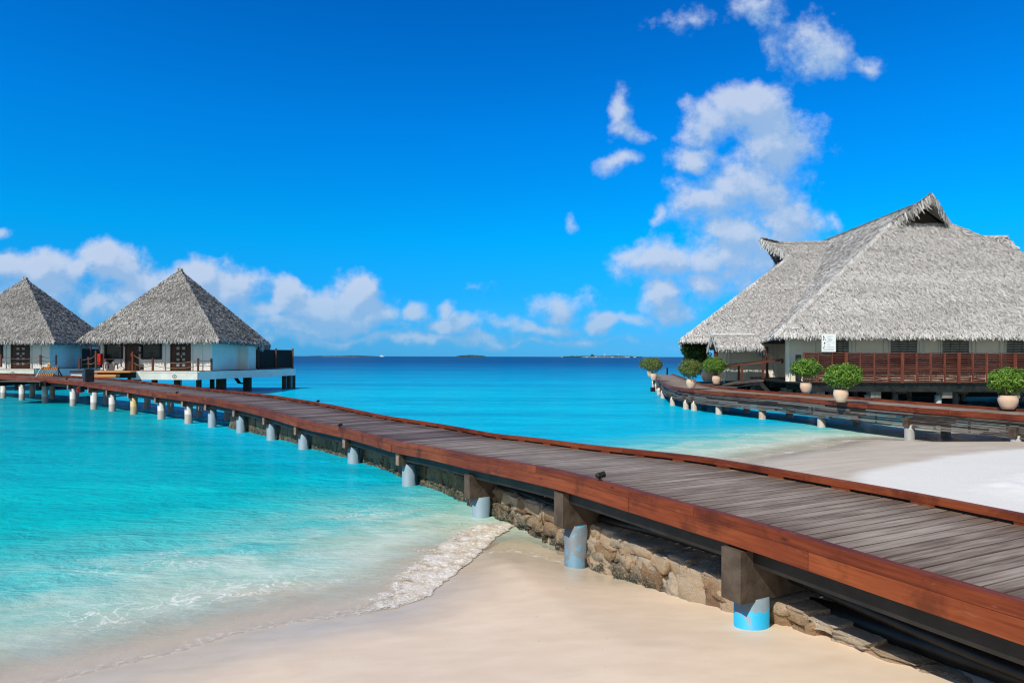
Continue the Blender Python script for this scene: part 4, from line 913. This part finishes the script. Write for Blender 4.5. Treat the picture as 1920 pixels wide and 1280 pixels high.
# ---------------------------------------------------------------- potted plants
def leaf_cloud(n, c, rad, size, seed, clumps=0, inner=.45):
    g = np.random.default_rng(seed); dirs = unit(g.normal(0, 1, (n, 3))); rr = (inner ** 3 + (1 - inner ** 3) * g.random(n)) ** (1 / 3)
    az = np.arctan2(dirs[:, 1], dirs[:, 0]); ph = g.uniform(0, 6.28, 3)
    wobble = 1 + .09 * np.sin(3 * az + ph[0]) + .06 * np.sin(5 * az + dirs[:, 2] * 4 + ph[1]) + .05 * np.sin(dirs[:, 2] * 7 + 2 * az + ph[2])
    P = np.array(c) + dirs * (rr * wobble)[:, None] * np.array(rad)
    nn = unit(dirs * .7 + g.normal(0, .6, (n, 3)) + np.array([0, 0, .35])); a = unit(np.cross(nn, g.normal(0, 1, (n, 3)))); b = np.cross(nn, a)
    rr = np.where(g.random(n) < .05, rr * g.uniform(1.0, 1.16, n), rr); P = np.array(c) + dirs * (rr * wobble)[:, None] * np.array(rad)
    s = (size * g.uniform(.6, 1.35, n))[:, None]
    return np.stack([P - a * s * .5, P - b * s * .26, P + a * s * .5 + nn * s * .1, P + b * s * .26], 1).reshape(-1, 3)
def potted(px, py, potw, poth, cpx, cpy, cw, ch, label, z=ZW, leaf='leaf', nleaf=5200, lsize=.085, seed=1, twigs=7):
    b = atz(px, py, z); Y = b[1]; k = Y / F; r = potw / 2 * k; h = poth * k
    root = thing('potted_shrub', b, label, 'potted plant', 'clipped shrubs in clay pots on the right walkway')
    mb = MB(); mb.lathe(b, [(r * .52, 0), (r * .60, .02 * h), (r * .80, .22 * h), (r * .95, .48 * h), (r * 1.0, .66 * h), (r * .97, .82 * h), (r * .90, .93 * h), (r * .93, .985 * h), (r * .90, 1.0 * h), (r * .82, .99 * h), (r * .80, .88 * h), (.001, .88 * h)], 36); mb.smooth = True
    pot = mb.build('pot', M['clay'], root)
    mb = MB(); mb.lathe(b + [0, 0, h * .885], [(r * .8, 0), (r * .5, .02), (.001, .03)], 16); mb.build('soil', M['soil'], pot)
    cc = aty(cpx, cpy, Y); rad = (cw / 2 * k, cw / 2 * k * .95, ch / 2 * k); g = random.Random(seed)
    mb = MB()
    for i in range(twigs):
        a = 6.283 * i / twigs + g.uniform(-.3, .3); p0 = b + np.array([math.cos(a) * r * .25, math.sin(a) * r * .25, h * .88]); e = cc + np.array([math.cos(a) * rad[0] * g.uniform(.35, .75), math.sin(a) * rad[1] * .6, -rad[2] * g.uniform(.1, .6)])
        mid = lerp(p0, e, .5) + np.array([math.cos(a), math.sin(a), .3]) * .06
        mb.tube([p0, mid, e], [.018, .014, .008], 5)
        for q in range(2):
            e2 = e + np.array([g.uniform(-.25, .25), g.uniform(-.25, .25), g.uniform(.05, .3)]); mb.tube([mid, e2], [.009, .005], 4)
    mb.build('stem', M['stem'], root)
    L1 = leaf_cloud(nleaf, cc, np.array(rad) * 1.0, lsize, seed, inner=.55)
    L1 = L1.reshape(-1, 4, 3); low = L1[:, :, 2].mean(1) < cc[2] - rad[2] * .55; kp = ~low | (np.random.default_rng(seed).random(len(L1)) < .45); L1 = L1[kp].reshape(-1, 3)
    np_mesh('crown', L1, np.arange(len(L1)).reshape(-1, 4), M[leaf], root); return root
potted(1890,767,33,26,1891,714,66,48,'largest clipped shrub in a clay pot at the right edge of the photo', seed=1)
potted(1576.5,753.5,26.5,23,1583,704,68,46,'round clipped shrub in a clay pot on the walkway bend before the slatted fence', seed=2)
potted(1511,737,21,19.5,1511,690,55,37,'clipped shrub in a clay pot covering the left end of the slatted fence', seed=3)
potted(1296,728.5,18.5,18,1295,691,45,34,'dark clipped shrub in a clay pot at the outer edge of the walkway bend', leaf='leaf_olive', seed=4, nleaf=4200)
potted(1343.5,720.5,17,16,1340,685,43,32,'clipped shrub in a small clay pot at the foot of the porch ramp', seed=5, nleaf=4200)
potted(1226,713.5,13,13.5,1226,683.5,34,28,'olive clipped shrub in a clay pot, nearer of the pair at the far walkway corner', leaf='leaf_olive', seed=6, nleaf=3200)
potted(1219,706.5,11,12,1214,682,32,25,'olive clipped shrub in a pale pot, farther of the pair at the far walkway corner', leaf='leaf_olive', seed=7, nleaf=2800)
# leafy tree in the big squat planter
b = atz(1327, 714.5, ZW); k = b[1] / F; r, h = 11.5 * k, 20 * k
tr_ = thing('potted_tree', b, 'dark leafy small tree in a big squat clay planter beside the porch', 'potted tree')
mb = MB(); mb.lathe(b, [(r * .62, 0), (r * .78, .05 * h), (r * .98, .4 * h), (r, .6 * h), (r * .9, .85 * h), (r * .72, .97 * h), (r * .70, 1.0 * h), (r * .62, .98 * h), (.001, .9 * h)], 36); mb.smooth = True; mb.build('planter', M['clay'], tr_)
mb = MB(); top = aty(1304, 668, b[1])
mb.tube([b + [0, 0, h * .85], lerp(b, top, .5) + [0, 0, .25], top], [.05, .035, .02], 7)
for e in ((1290, 660), (1318, 655), (1300, 648), (1322, 676), (1288, 680)): mb.tube([lerp(b, top, .5) + [0, 0, .25], aty(*e, b[1] + rnd.uniform(-.5, .5))], [.02, .008], 5)
mb.build('trunk', M['stem'], tr_)
L = np.vstack([leaf_cloud(nl, aty(x, y, b[1] + dy), np.array([rx, rx * .9, rz_]) * k, .17, sd, inner=.3) for (x, y, rx, rz_, dy, nl, sd) in ((1303,662,22,19,0,1500,51),(1290,655,14,13,-.3,600,52),(1318,652,15,12,.4,600,53),(1296,678,18,13,-.2,800,54),(1318,672,16,16,.2,800,55))])
np_mesh('crown', L, np.arange(len(L)).reshape(-1, 4), M['leaf_dark'], tr_)
mp = thing('mooring_post', atz(1251, 702.5, ZW), 'dark post with a slack rope at the far end of the right walkway', 'post')
q = atz(1251, 702.5, ZW); mb = MB(); mb.tube([q, q + [0, 0, .66]], .075, 10); mb.build('post', M['black_wood'], mp)
mb = MB(); qa = q + np.array([-.05, 0, .5]); qb = aty(1236, 696, q[1]); mb.tube([lerp(qa, qb, t) - [0, 0, .12 * math.sin(math.pi * t)] for t in np.linspace(0, 1, 7)], .02, 5); mb.build('rope', M['rope'], mp)
#PART3
# ---------------------------------------------------------------- over-water villas (left)
M['blind'] = pmat('blind', (.035, .042, .045), (.05, .058, .06), 4, .5)
VX, VY = -25.1, 52.0
villa = thing('water_villa', (VX, VY, 0), 'nearer white water villa with pointed thatched roof, right of the pair on the left', 'villa', 'water villas on the left')
vp = lambda x, y, z: np.array([VX + x, VY + y, z])
a_ = 4.85; ez = 3.84; ap = vp(-.2, 0, 9.25)
c1, c2, c3, c4 = vp(-a_, -a_, ez), vp(a_, -a_, ez), vp(a_ + .1, a_, ez - .12), vp(-a_, a_, ez - .1)
VPt = [(c1, c2, ap, ap), (c2, c3, ap, ap), (c3, c4, ap, ap, .3), (c4, c1, ap, ap)]
S = thatch(VPt, 210, .30, .05, 61, hips=[(ap, c2, .07, 120), (ap, c1, .07, 90), (ap, c3, .1, 60), (ap + [0, 0, .05], ap + [.02, 0, -.6], .25, 400)], lift=(.015, .09), twist=.8)
S = np.vstack([S, fringe([c1, c2, c3], 50, .26, .085, 62, out=(.2, -.4, 0)), fringe([lerp(c2, c3, .78), c3], 90, .55, .08, 63, out=(.1, -.1, 0))])
roof_obj('roof', VPt, S, M['thatch_old_and_shade'], villa, .25)
hw = 3.9; fz = 1.70; yF = VY - 3.85
def vx(px, Y=yF): return (px - CX) / F * Y
mb = MB(); mb.prism([(VX - hw, yF), (VX + hw, yF), (VX + hw, VY + .9), (VX + hw - .001, VY + 4.2), (VX - hw, VY + 4.2)], fz + .004, 4.3); vwall = mb.build('wall', M['white_wall'], villa)
for px in (191.5, 234, 260, 308, 359.5, 378, 396): mb = MB(); mb.box((vx(px), yF - .03, (fz + 4.1) / 2), (.16, .07, 4.1 - fz - .01)); mb.build('pilaster', M['trim'], vwall)
mb = MB(); mb.box((VX + hw + .02, VY + .8, 2.9), (.05, .12, 2.35)); mb.build('pilaster', M['trim'], vwall)
mb = MB(); mb.prism([(VX + hw - .9, VY + .95), (VX + hw + .75, VY + .95), (VX + hw + .75, VY + 3.6), (VX + hw - .9, VY + 3.6)], fz + .006, 4.0); mb.build('bathroom_wall', M['white_wall'], villa)
for (p0, p1, yt, yb) in ((197, 232, 634, 670.5), (265, 303.5, 634, 671)):
    x0, x1 = vx(p0), vx(p1); zt_, zb_ = 3.95, aty(0, yb + 1.4, yF)[2]; m_ = MB(); t_ = .11
    for (c, s) in (((x0 + t_ / 2, yF - .05, (zt_ + zb_) / 2), (t_, .12, zt_ - zb_)), ((x1 - t_ / 2, yF - .05, (zt_ + zb_) / 2), (t_, .12, zt_ - zb_)), (((x0 + x1) / 2, yF - .05, zb_ + t_ / 2), (x1 - x0 - 2 * t_ - .004, .12, t_)), (((x0 + x1) / 2, yF - .05, zt_ - t_ / 2), (x1 - x0 - 2 * t_ - .004, .12, t_))): m_.box(c, s)
    wn = m_.build('window', M['black_wood'], villa)
    m_ = MB(); m_.box(((x0 + x1) / 2, yF - .02, (zt_ + zb_) / 2), (x1 - x0 - 2 * t_, .03, zt_ - zb_ - 2 * t_)); m_.build('pane', M['glass_dark'], wn)
    m_ = MB()
    for k in range(1, 5): m_.box(((x0 + x1) / 2, yF - .04, zb_ + k * (zt_ - zb_) / 5), (x1 - x0 - 2 * t_, .012, .02))
    m_.build('blind', M['blind'], wn)
def door(p0, p1, panes, label):
    x0, x1 = vx(p0), vx(p1); zt_ = 3.92; m_ = MB()
    xm = (x0 + x1) / 2
    for (xa, xb) in ((x0, xm - .006), (xm + .006, x1)): m_.box(((xa + xb) / 2, yF - .04, (fz + zt_) / 2), (xb - xa, .08, zt_ - fz))
    for xe in (x0 - .05, x1 + .05): m_.box((xe, yF - .05, (fz + zt_) / 2), (.09, .12, zt_ - fz))
    d_ob = m_.build('door', M['door_red'], villa, label=label)
    if panes:
        for k in range(5):
            z = fz + .38 + k * .40
            for xx in (x0 + (x1 - x0) * .36, x0 + (x1 - x0) * .68): m_ = MB(); m_.box((xx, yF - .085, z), (.20, .012, .17)); m_.build('pane', M['pane'], d_ob)
    m_ = MB(); m_.box((xm + .07, yF - .10, fz + 1.0), (.04, .05, .16)); m_.build('handle', M['trim'], d_ob)
door(323, 356, True, 'dark red double door with small square panes'); door(238, 258.5, False, 'plain dark door between the windows')
for (px, py) in ((235, 647.5), (262, 647.5), (262, 661)):
    c = aty(px, py, yF - .09); m_ = MB(); m_.tube([c + [0, .06, 0], c + [0, -.05, 0]], .085, 10); m_.build('wall_light', M['black_metal'], villa)
# terrace platform
fa = aty(371, 712, 46.7); fb = np.array([-18.45, 58, 0]); fl = aty(247, 712, 46.7)
mb = MB(); mb.prism([(fl[0], 46.72), (fa[0] - .03, 46.72), (fb[0] - .03, 58), (-29, 58), (-30.4, 46.9), (fl[0], 46.9)], 1.56, fz); mb.build('terrace_deck', M['stain_dark'], villa)
mb = MB(); mb.beam((fl[0], 46.66, 1.40), (fa[0], 46.66, 1.40), .08, .58); mb.beam((fl[0], 46.64, 1.63), (fa[0], 46.64, 1.63), .08, .05); mb.build('front_fascia', M['white_board'], villa)
mb = MB(); mb.beam((fa[0] + .02, 46.72, 1.38), (fb[0] + .02, 58, 1.38), .08, .54); mb.beam((fa[0] + .04, 46.72, 1.64), (fb[0] + .04, 58, 1.64), .1, .06); mb.build('side_fascia', M['white_wall'], villa)
mb = MB(); mb.box((-29.9, 46.9, 1.28), (.75, .1, .36)); mb.build('front_fascia', M['white_board'], villa)
c = aty(326.8, 705.2, 46.6); mb = MB()
mb.tube([c + np.array([math.cos(t), 0, math.sin(t)]) * .13 for t in np.linspace(0, 2 * math.pi, 17)], .010, 5, False)
mb.beam(c + [-.05, 0, -.05], c + [.06, 0, .06], .014, .02); mb.build('round_mark', M['black_metal'], villa, label='small round mark on the white fascia')
for (px, Y, w_) in ((332, 48.5, .30), (338, 50, .16), (373, 49, .28), (398, 52, .26), (415, 51, .55), (464, 54, .5), (533, 57.2, .3), (541.5, 57.9, .26), (551, 58, .22), (290, 49, .3), (252, 48, .3)):
    x = (px - CX) / F * Y; m_ = MB(); m_.box((x, Y, -.1), (w_, w_, 2.6)); m_.build('pile', M['concrete_dark'] if px != 338 else M['white_board'], villa)
lad = MB()
for px in (536, 546): lad.box(((px - CX) / F * 58.1, 58.15, .55), (.06, .06, 1.7))
for k in range(7): lad.box(((541 - CX) / F * 58.1, 58.15, -.05 + k * .2), (.44, .05, .04))
lad.build('ladder', M['black_metal'], villa)
m_ = MB(); m_.beam(((440 - CX) / F * 53, 53, 1.15), ((449 - CX) / F * 53, 53, .65), .25, .18); m_.beam(((449 - CX) / F * 53, 53, .65), ((456 - CX) / F * 53, 53, .62), .2, .1); m_.build('swim_step', M['black_wood'], villa)
# fresh timber porch steps and landing
stp = thing('porch_steps', (-28, 46.2, 1.3), 'bright orange timber steps in front of the nearer villa porch', 'steps')
x0, x1 = vx(177, 46.2), vx(249, 46.2)
mb = MB(); mb.box(((x0 + x1) / 2, 46.35, 1.66), (x1 - x0, .9, .10)); mb.build('tread', M['fresh'], stp)
mb = MB(); mb.box(((x0 + x1) / 2 - .35, 45.75, 1.40), (x1 - x0 - .8, .5, .16)); mb.build('tread', M['fresh'], stp)
mb = MB(); mb.box(((x0 + x1) / 2, 46.6, 1.42), (x1 - x0, .2, .36)); mb.build('bearer_beam', M['black_beam'], stp)
lnd = thing('link_bridge', (-28, 42, 1.2), 'short dark link bridge between the jetty and the villa steps', 'bridge')
mb = MB()
for k in range(36): mb.box((-27.9 - (k * .2) * .08, 38.6 + k * .2, 1.27), (2.6, .185, .05))
mb.build('deck', M['deck_brown'], lnd)
mb = MB(); mb.beam((-26.5, 38.7, 1.12), (-27.2, 45.6, 1.12), .12, .24); mb.beam((-29.1, 38.7, 1.12), (-29.7, 45.6, 1.12), .12, .24); mb.build('bearer_beam', M['black_beam'], lnd)
# rope railings
def railing(posts, label, org, sag=.22):
    root = thing('rope_railing', org, label, 'railing', 'rope railings on the villa terraces'); pts = []
    for (px, yt, yb, Y) in posts:
        tpt, bpt = aty(px, yt, Y), aty(px, yb, Y); m_ = MB(); m_.box((tpt[0], Y, (tpt[2] + bpt[2]) / 2), (.11, .11, tpt[2] - bpt[2])); m_.build('post', M['post'], root); pts.append((tpt, bpt))
    for (t0, b0), (t1, b1) in zip(pts[:-1], pts[1:]):
        m_ = MB()
        for hf in (.86, .45):
            A, B = lerp(b0, t0, hf), lerp(b1, t1, hf); m_.tube([lerp(A, B, t) - [0, 0, sag * 4 * t * (1 - t) * min(1, abs(B[0] - A[0]) / 1.5)] for t in np.linspace(0, 1, 9)], .022, 5)
        m_.build('rope', M['rope'], root)
    return root
railing([(249, 659, 695, 46.9), (286.5, 671, 695, 46.9), (371.5, 671.5, 696, 46.9), (396.5, 672, 695.5, 48.0)], 'rope railing in front of the red door of the nearer villa', (-23, 46.9, fz))
railing([(149, 671, 692, 47.2), (166, 669, 690, 47.6), (180, 657, 692, 46.9)], 'short rope railing left of the red cabinet by the orange steps', (-29.5, 47.2, fz))
# dark privacy screen on the terrace
scr = thing('privacy_screen', (-19.5, 56, fz), 'near black boarded privacy screen on the right of the villa terrace', 'screen')
P0_, P1_ = np.array([vx(449, 53.2), 53.2]), np.array([vx(548, 57.8), 57.8])
for i in range(3):
    A, B = lerp(P0_, P1_, i / 3), lerp(P0_, P1_, (i + 1) / 3); m_ = MB(); m_.beam((*A, fz + .80), (*B, fz + .80), .05, 1.52); m_.build('board_panel', M['black_wood'], scr)
for i in range(4):
    A = lerp(P0_, P1_, i / 3) + np.array([.05, -.05]); m_ = MB(); m_.box((*A, fz + .84), (.12, .12, 1.68)); m_.build('post', M['post'], scr)
# porch things
cab = thing('fire_cabinet', aty(186, 689, 47.6), 'tall red cabinet on the terrace left of the villa window', 'cabinet')
c0 = aty(186, 683, 47.6); mb = MB(); mb.box((c0[0], 47.6, c0[2] + .37), (.34, .3, .76)); mb.build('body', M['red_paint'], cab)
mb = MB(); mb.box((c0[0], 47.6, c0[2] - .12), (.3, .26, .22)); mb.build('base', M['black_metal'], cab)
mb = MB(); mb.box((c0[0] - .1, 47.44, c0[2] + .37), (.03, .02, .5)); mb.build('hinge', M['stain'], cab)
def table(px0, px1, yt, yb, Y, label):
    a, b_ = aty(px0, yt, Y), aty(px1, yb, Y); root = thing('side_table', ((a[0] + b_[0]) / 2, Y, b_[2]), label, 'table'); mb = MB(); mb.box(((a[0] + b_[0]) / 2, Y, a[2]), (b_[0] - a[0], .5, .05)); mb.build('table_top', M['stain_dark'], root)
    for x in (a[0] + .04, b_[0] - .04):
        for y in (Y - .2, Y + .2): mb = MB(); mb.box((x, y, (a[2] + b_[2]) / 2 - .015), (.05, .05, a[2] - b_[2] - .04)); mb.build('leg', M['stain_dark'], root)
    return a, b_
a, b_ = table(199.5, 218.5, 682.5, 691.5, 47.3, 'low dark wooden side table under the left villa window')
c = aty(206, 682, 47.3); mb = MB(); mb.lathe(c + [0, 0, .035], [(.10, 0), (.07, .03), (.20, .14), (.30, .24), (.31, .27), (.28, .25), (.001, .12)], 18); o = mb.build('bowl', M['black_metal'], org=c); props(o, 'wide black bowl standing on the low side table', 'bowl')
lamp = thing('floor_lamp', aty(227, 692, 47.2), 'thin black arched floor lamp on a tripod before the left window', 'lamp')
c = aty(227, 692, 47.2); mb = MB(); t_ = aty(227, 651, 47.2); mb.tube([c + [0, 0, .25], t_, t_ + [-.06, 0, .08], aty(220.5, 648.5, 47.2)], .022, 6); mb.build('pole', M['black_metal'], lamp)
mb = MB(); hd = aty(219.5, 649, 47.2); mb.box(hd, (.22, .1, .08)); mb.build('lamp_head', M['black_metal'], lamp)
for a in (0, 2.1, 4.2): mb = MB(); mb.tube([c + [0, 0, .25], c + np.array([math.cos(a) * .25, math.sin(a) * .25, 0.01])], .016, 5); mb.build('leg', M['black_metal'], lamp)
ch = thing('folding_chair', aty(245, 692, 47.5), 'dark red folding chair leaning by the plain villa door', 'chair')
cA, cB = aty(241.5, 662, 47.5), aty(247.5, 692.5, 47.5)
for x in (cA[0], cB[0]): mb = MB(); mb.beam((x, 47.5, cB[2]), (x, 47.75, cA[2]), .035, .035); mb.build('leg', M['door_red'], ch)
mb = MB(); mb.box(((cA[0] + cB[0]) / 2, 47.7, cA[2] - .12), (cB[0] - cA[0] - .04, .03, .22)); mb.build('backrest', M['red_paint'], ch)
mb = MB(); mb.box(((cA[0] + cB[0]) / 2, 47.45, cB[2] + .42), (cB[0] - cA[0] - .04, .35, .03)); mb.build('seat', M['door_red'], ch)
bn = thing('bench', aty(262, 693, 47.4), 'low dark wooden bench below the right villa window', 'bench')
cA, cB = aty(256.5, 683.5, 47.4), aty(267.5, 693.5, 47.4)
mb = MB(); mb.box(((cA[0] + cB[0]) / 2, 47.4, cA[2] - .03), (cB[0] - cA[0], .45, .05)); mb.build('seat', M['stain_dark'], bn)
for x in (cA[0] + .05, cB[0] - .05): mb = MB(); mb.box((x, 47.4, (cA[2] + cB[2]) / 2 - .03), (.05, .4, cA[2] - cB[2] - .06)); mb.build('leg', M['stain_dark'], bn)
# second villa: a copy standing farther left
v2 = copy_tree(villa); v2.location = (-41.3, 58.2, 0); v2.rotation_euler = (0, 0, R(5)); v2['label'] = 'farther water villa with pointed thatched roof, cut by the left edge of the photo'
rr2 = railing([(2, 664, 688, 51.6), (76, 665, 684, 53.2), (105, 665, 684, 54.0)], 'rope railing along the terrace of the farther villa at the left edge', (-36, 52.6, 1.7), .25)
sc2 = thing('privacy_screen', (-31.5, 60, 1.7), 'dark boarded screen in the gap between the two thatched villas', 'screen')
for i in range(2):
    A, B = lerp(np.array([vx(154, 57.5), 57.5]), np.array([vx(187, 59), 59]), i / 2), lerp(np.array([vx(154, 57.5), 57.5]), np.array([vx(187, 59), 59]), (i + 1) / 2)
    m_ = MB(); m_.beam((*A, 2.52), (*B, 2.52), .06, 1.6); m_.build('board_panel', M['black_wood'], sc2); m_ = MB(); m_.box((B[0], B[1] - .08, 2.6), (.12, .12, 1.9)); m_.build('post', M['post'], sc2)
# ---------------------------------------------------------------- things on the far jetty
def on_jetty(px, off):
    best = None
    for s_ in np.arange(10, J.L - 1, .05):
        c = J.p(s_, off); e = abs(CX + F * c[0] / c[1] - px)
        if best is None or e < best[0]: best = (e, s_, c)
    return best[1], best[2]
s_, c = on_jetty(166, .3); t = J.t(s_); nrm = np.array([t[1], -t[0], 0])
cabn = thing('metal_cabinet', c, 'dark metal cabinet standing on the jetty edge before the villa steps', 'cabinet')
mb = MB(); mb.box(c + [0, 0, .32], (.40, .42, .70), math.atan2(t[1], t[0])); mb.build('body', pmat('cabinet_paint', (.022, .018, .016), (.045, .037, .034), 4, .45), cabn)
mb = MB(); mb.box(c + np.array([-t[0] * .22, -t[1] * .22, .4]), (.015, .03, .12), math.atan2(t[1], t[0])); mb.build('handle', M['black_metal'], cabn)
hy = thing('hose_reel', c + [0, 0, -.5], 'small red and black hose reel fixed under the dark cabinet on the jetty side', 'hose reel')
e = c - nrm * .38 + np.array([0, 0, -.42]); mb = MB(); mb.tube([e - [t[0] * .1, t[1] * .1, 0] - nrm * .02, e + [t[0] * .1, t[1] * .1, 0] + nrm * .02], .17, 14); mb.build('reel', M['red_paint'], hy)
mb = MB(); e2 = e + np.array([-t[0] * .25, -t[1] * .25, 0]); mb.box(e2 + [0, 0, .04], (.24, .2, .3), math.atan2(t[1], t[0])); mb.build('bracket', M['black_metal'], hy)
# striped barrier
by = 41.5; bar = thing('barrier', aty(92, 704, by), 'orange and black striped trestle barrier with a yellow sign on the jetty', 'barrier')
def stripes(mb, x0, x1, z0, z1, y, n_):
    w_ = (x1 - x0) / n_; sk = (z1 - z0) * .55
    for k in range(n_):
        a, b_ = x0 + k * w_, x0 + (k + 1) * w_
        mb.hexa([(a, y, z0), (b_, y, z0), (b_, y + .03, z0), (a, y + .03, z0), (a + sk, y, z1), (b_ + sk, y, z1), (b_ + sk, y + .03, z1), (a + sk, y + .03, z1)], mi=k % 2)
zb = aty(0, 704.3, by)[2]; z1 = aty(0, 700, by)[2]; z2 = aty(0, 692.8, by)[2]; z3 = aty(0, 687.3, by)[2]
mb = MB(); stripes(mb, vx(74.5, by), vx(105, by), z2, z3, by + .15, 18); mb.build('top_board', [M['orange'], M['black_metal']], bar)
mb = MB(); stripes(mb, vx(70.5, by), vx(102, by), zb, z1, by - .1, 18); mb.build('bottom_board', [M['orange'], M['black_metal']], bar)
for (a, b_, yy_) in ((70, 76, -.12), (112, 107, -.12), (74, 79, .42), (108, 104, .42)):
    mb = MB(); mb.beam((vx(a, by), by + yy_, zb - .05), (vx(b_, by), by + .15, z3), .05, .05); mb.build('leg', M['white_board'] if a == 70 else M['black_metal'], bar)
mb = MB()
for k in range(9): x = vx(77 + k * 3.2, by); mb.beam((x, by - .06, z1), (x + .05, by + .12, z2), .03, .03)
mb.build('brace', M['ink_grey'], bar)
mb = MB(); sg0, sg1 = aty(88.5, 687, by + .1), aty(94, 680, by + .1); mb.box(((sg0[0] + sg1[0]) / 2, by + .1, (sg0[2] + sg1[2]) / 2), (sg1[0] - sg0[0], .03, sg1[2] - sg0[2])); sgo = mb.build('sign_plate', M['yellow'], bar)
mb = MB(); mb.lathe(((sg0[0] + sg1[0]) / 2, by + .078, (sg0[2] + sg1[2]) / 2 - .03), [(.035, 0), (.035, .06), (.001, .06)], 8); mb.build('sign_mark', M['orange'], sgo)
# ---------------------------------------------------------------- islands on the horizon
def island(pxs, Y, hpx, seed, label, beach, bumps):
    k = Y / F; x0, x1 = ((px - CX) * k for px in pxs); g = random.Random(seed); nn_ = 70
    hz = lambda px: CY + (px - CX) * TILT
    P = []
    mb = MB(); cx_ = (x0 + x1) / 2; L_ = (x1 - x0) / 2; n2 = 40
    ring = [(cx_ + L_ * math.cos(a), Y + L_ * .35 * math.sin(a)) for a in np.linspace(0, 2 * math.pi, n2, endpoint=False)]
    mb.prism(ring, -1.0, 1.3 * beach); o = mb.build('island', M['island_sand'] if beach > .5 else M['island_green'], org=(cx_, Y, 0)); props(o, label, 'island', kind='structure')
    xs = np.linspace(-.97, .97, 150); ys = np.linspace(-.3, .3, 14); XX, YY = np.meshgrid(xs, ys, indexing='ij')
    env = np.clip(1 - np.abs(XX) ** 5, 0, 1) ** .5 * np.clip(1 - (YY / .3) ** 4, 0, 1) ** .6
    ZZ = hpx * k * env * (.35 + 1.0 * fbm(XX * 38 + seed, YY * 40, seed, 3)) 
    for (bx, bh, bw) in bumps: ZZ = ZZ + env * bh * k * np.exp(-((XX - bx) / bw) ** 2)
    V = np.stack([cx_ + XX * L_, Y + YY * L_, ZZ * 1.0 + .8 * beach], -1).reshape(-1, 3)
    o2 = np_mesh('island_trees', V, grid_faces(150, 14), M['island_green'], org=(cx_, Y, 0)); props(o2, label.replace('island', 'trees on the island').replace('low ', 'dark '), 'trees', kind='stuff')
    return k
island((1052, 1206), 3200, 2.3, 3, 'low wooded island with pale beach on the horizon, beside the potted shrubs', 1.0, [(-.24, 3.8, .018), (.3, .6, .2)])
island((854, 912), 3600, 2.6, 5, 'low dark island on the middle of the horizon', .2, [(0, 1.2, .5)])
island((578, 708), 5200, 1.1, 8, 'long low faint island on the horizon right of the villa', .6, [(.3, .9, .3)])
for (px, hh_, lab) in ((1134, 8, 'pale mast on the right horizon island, left of two'), (1159, 7, 'pale mast on the right horizon island, right of two')):
    k = 3200 / F; x = (px - CX) * k; mb = MB(); mb.box((x, 3200, hh_ * k / 2), (1.1, 1.1, hh_ * k)); mb.box((x, 3200, hh_ * k * .8), (3, .4, .5)); o = mb.build('mast', M['trim'], org=(x, 3200, 0)); props(o, lab, 'mast', 'masts on the horizon island')
for (px, wpx, lab) in ((1100, 4, 'tiny white house on the horizon island beach, leftmost'), (1117, 3.5, 'tiny white house on the horizon island beach, second from left'), (1148, 5, 'tiny white house on the horizon island beach under the masts'), (1176, 9, 'long white house on the horizon island beach'), (1190, 5, 'tiny white house on the horizon island beach, rightmost')):
    k = 3050 / F; x = (px - CX) * k; mb = MB(); mb.box((x, 3050, 1.6), (wpx * k, 8, 3.2)); a, b_ = x - wpx * k / 2, x + wpx * k / 2
    mb.hexa([(a - 1, 3045, 3.2), (b_ + 1, 3045, 3.2), (b_ + 1, 3055, 3.2), (a - 1, 3055, 3.2), (a + 1, 3049.5, 4.6), (b_ - 1, 3049.5, 4.6), (b_ - 1, 3050.5, 4.6), (a + 1, 3050.5, 4.6)], mi=1)
    o = mb.build('beach_house', [M['trim'], M['thatch_under']], org=(x, 3050, 0)); props(o, lab, 'house', 'houses on the horizon island')
k = 5000 / F; x = (716 - CX) * k; mb = MB(); mb.hexa([(x - 16, 4996, 0), (x + 14, 4996, 0), (x + 14, 5004, 0), (x - 16, 5004, 0), (x - 18, 4995, 2.5), (x + 20, 4998, 2.5), (x + 20, 5002, 2.5), (x - 18, 5005, 2.5)]); mb.box((x - 2, 5000, 5), (20, 7, 5)); mb.box((x - 5, 5000, 8.5), (9, 5, 2))
o = mb.build('boat', M['trim'], org=(x, 5000, 0)); props(o, 'tiny white boat on the horizon beside the faint left island', 'boat')
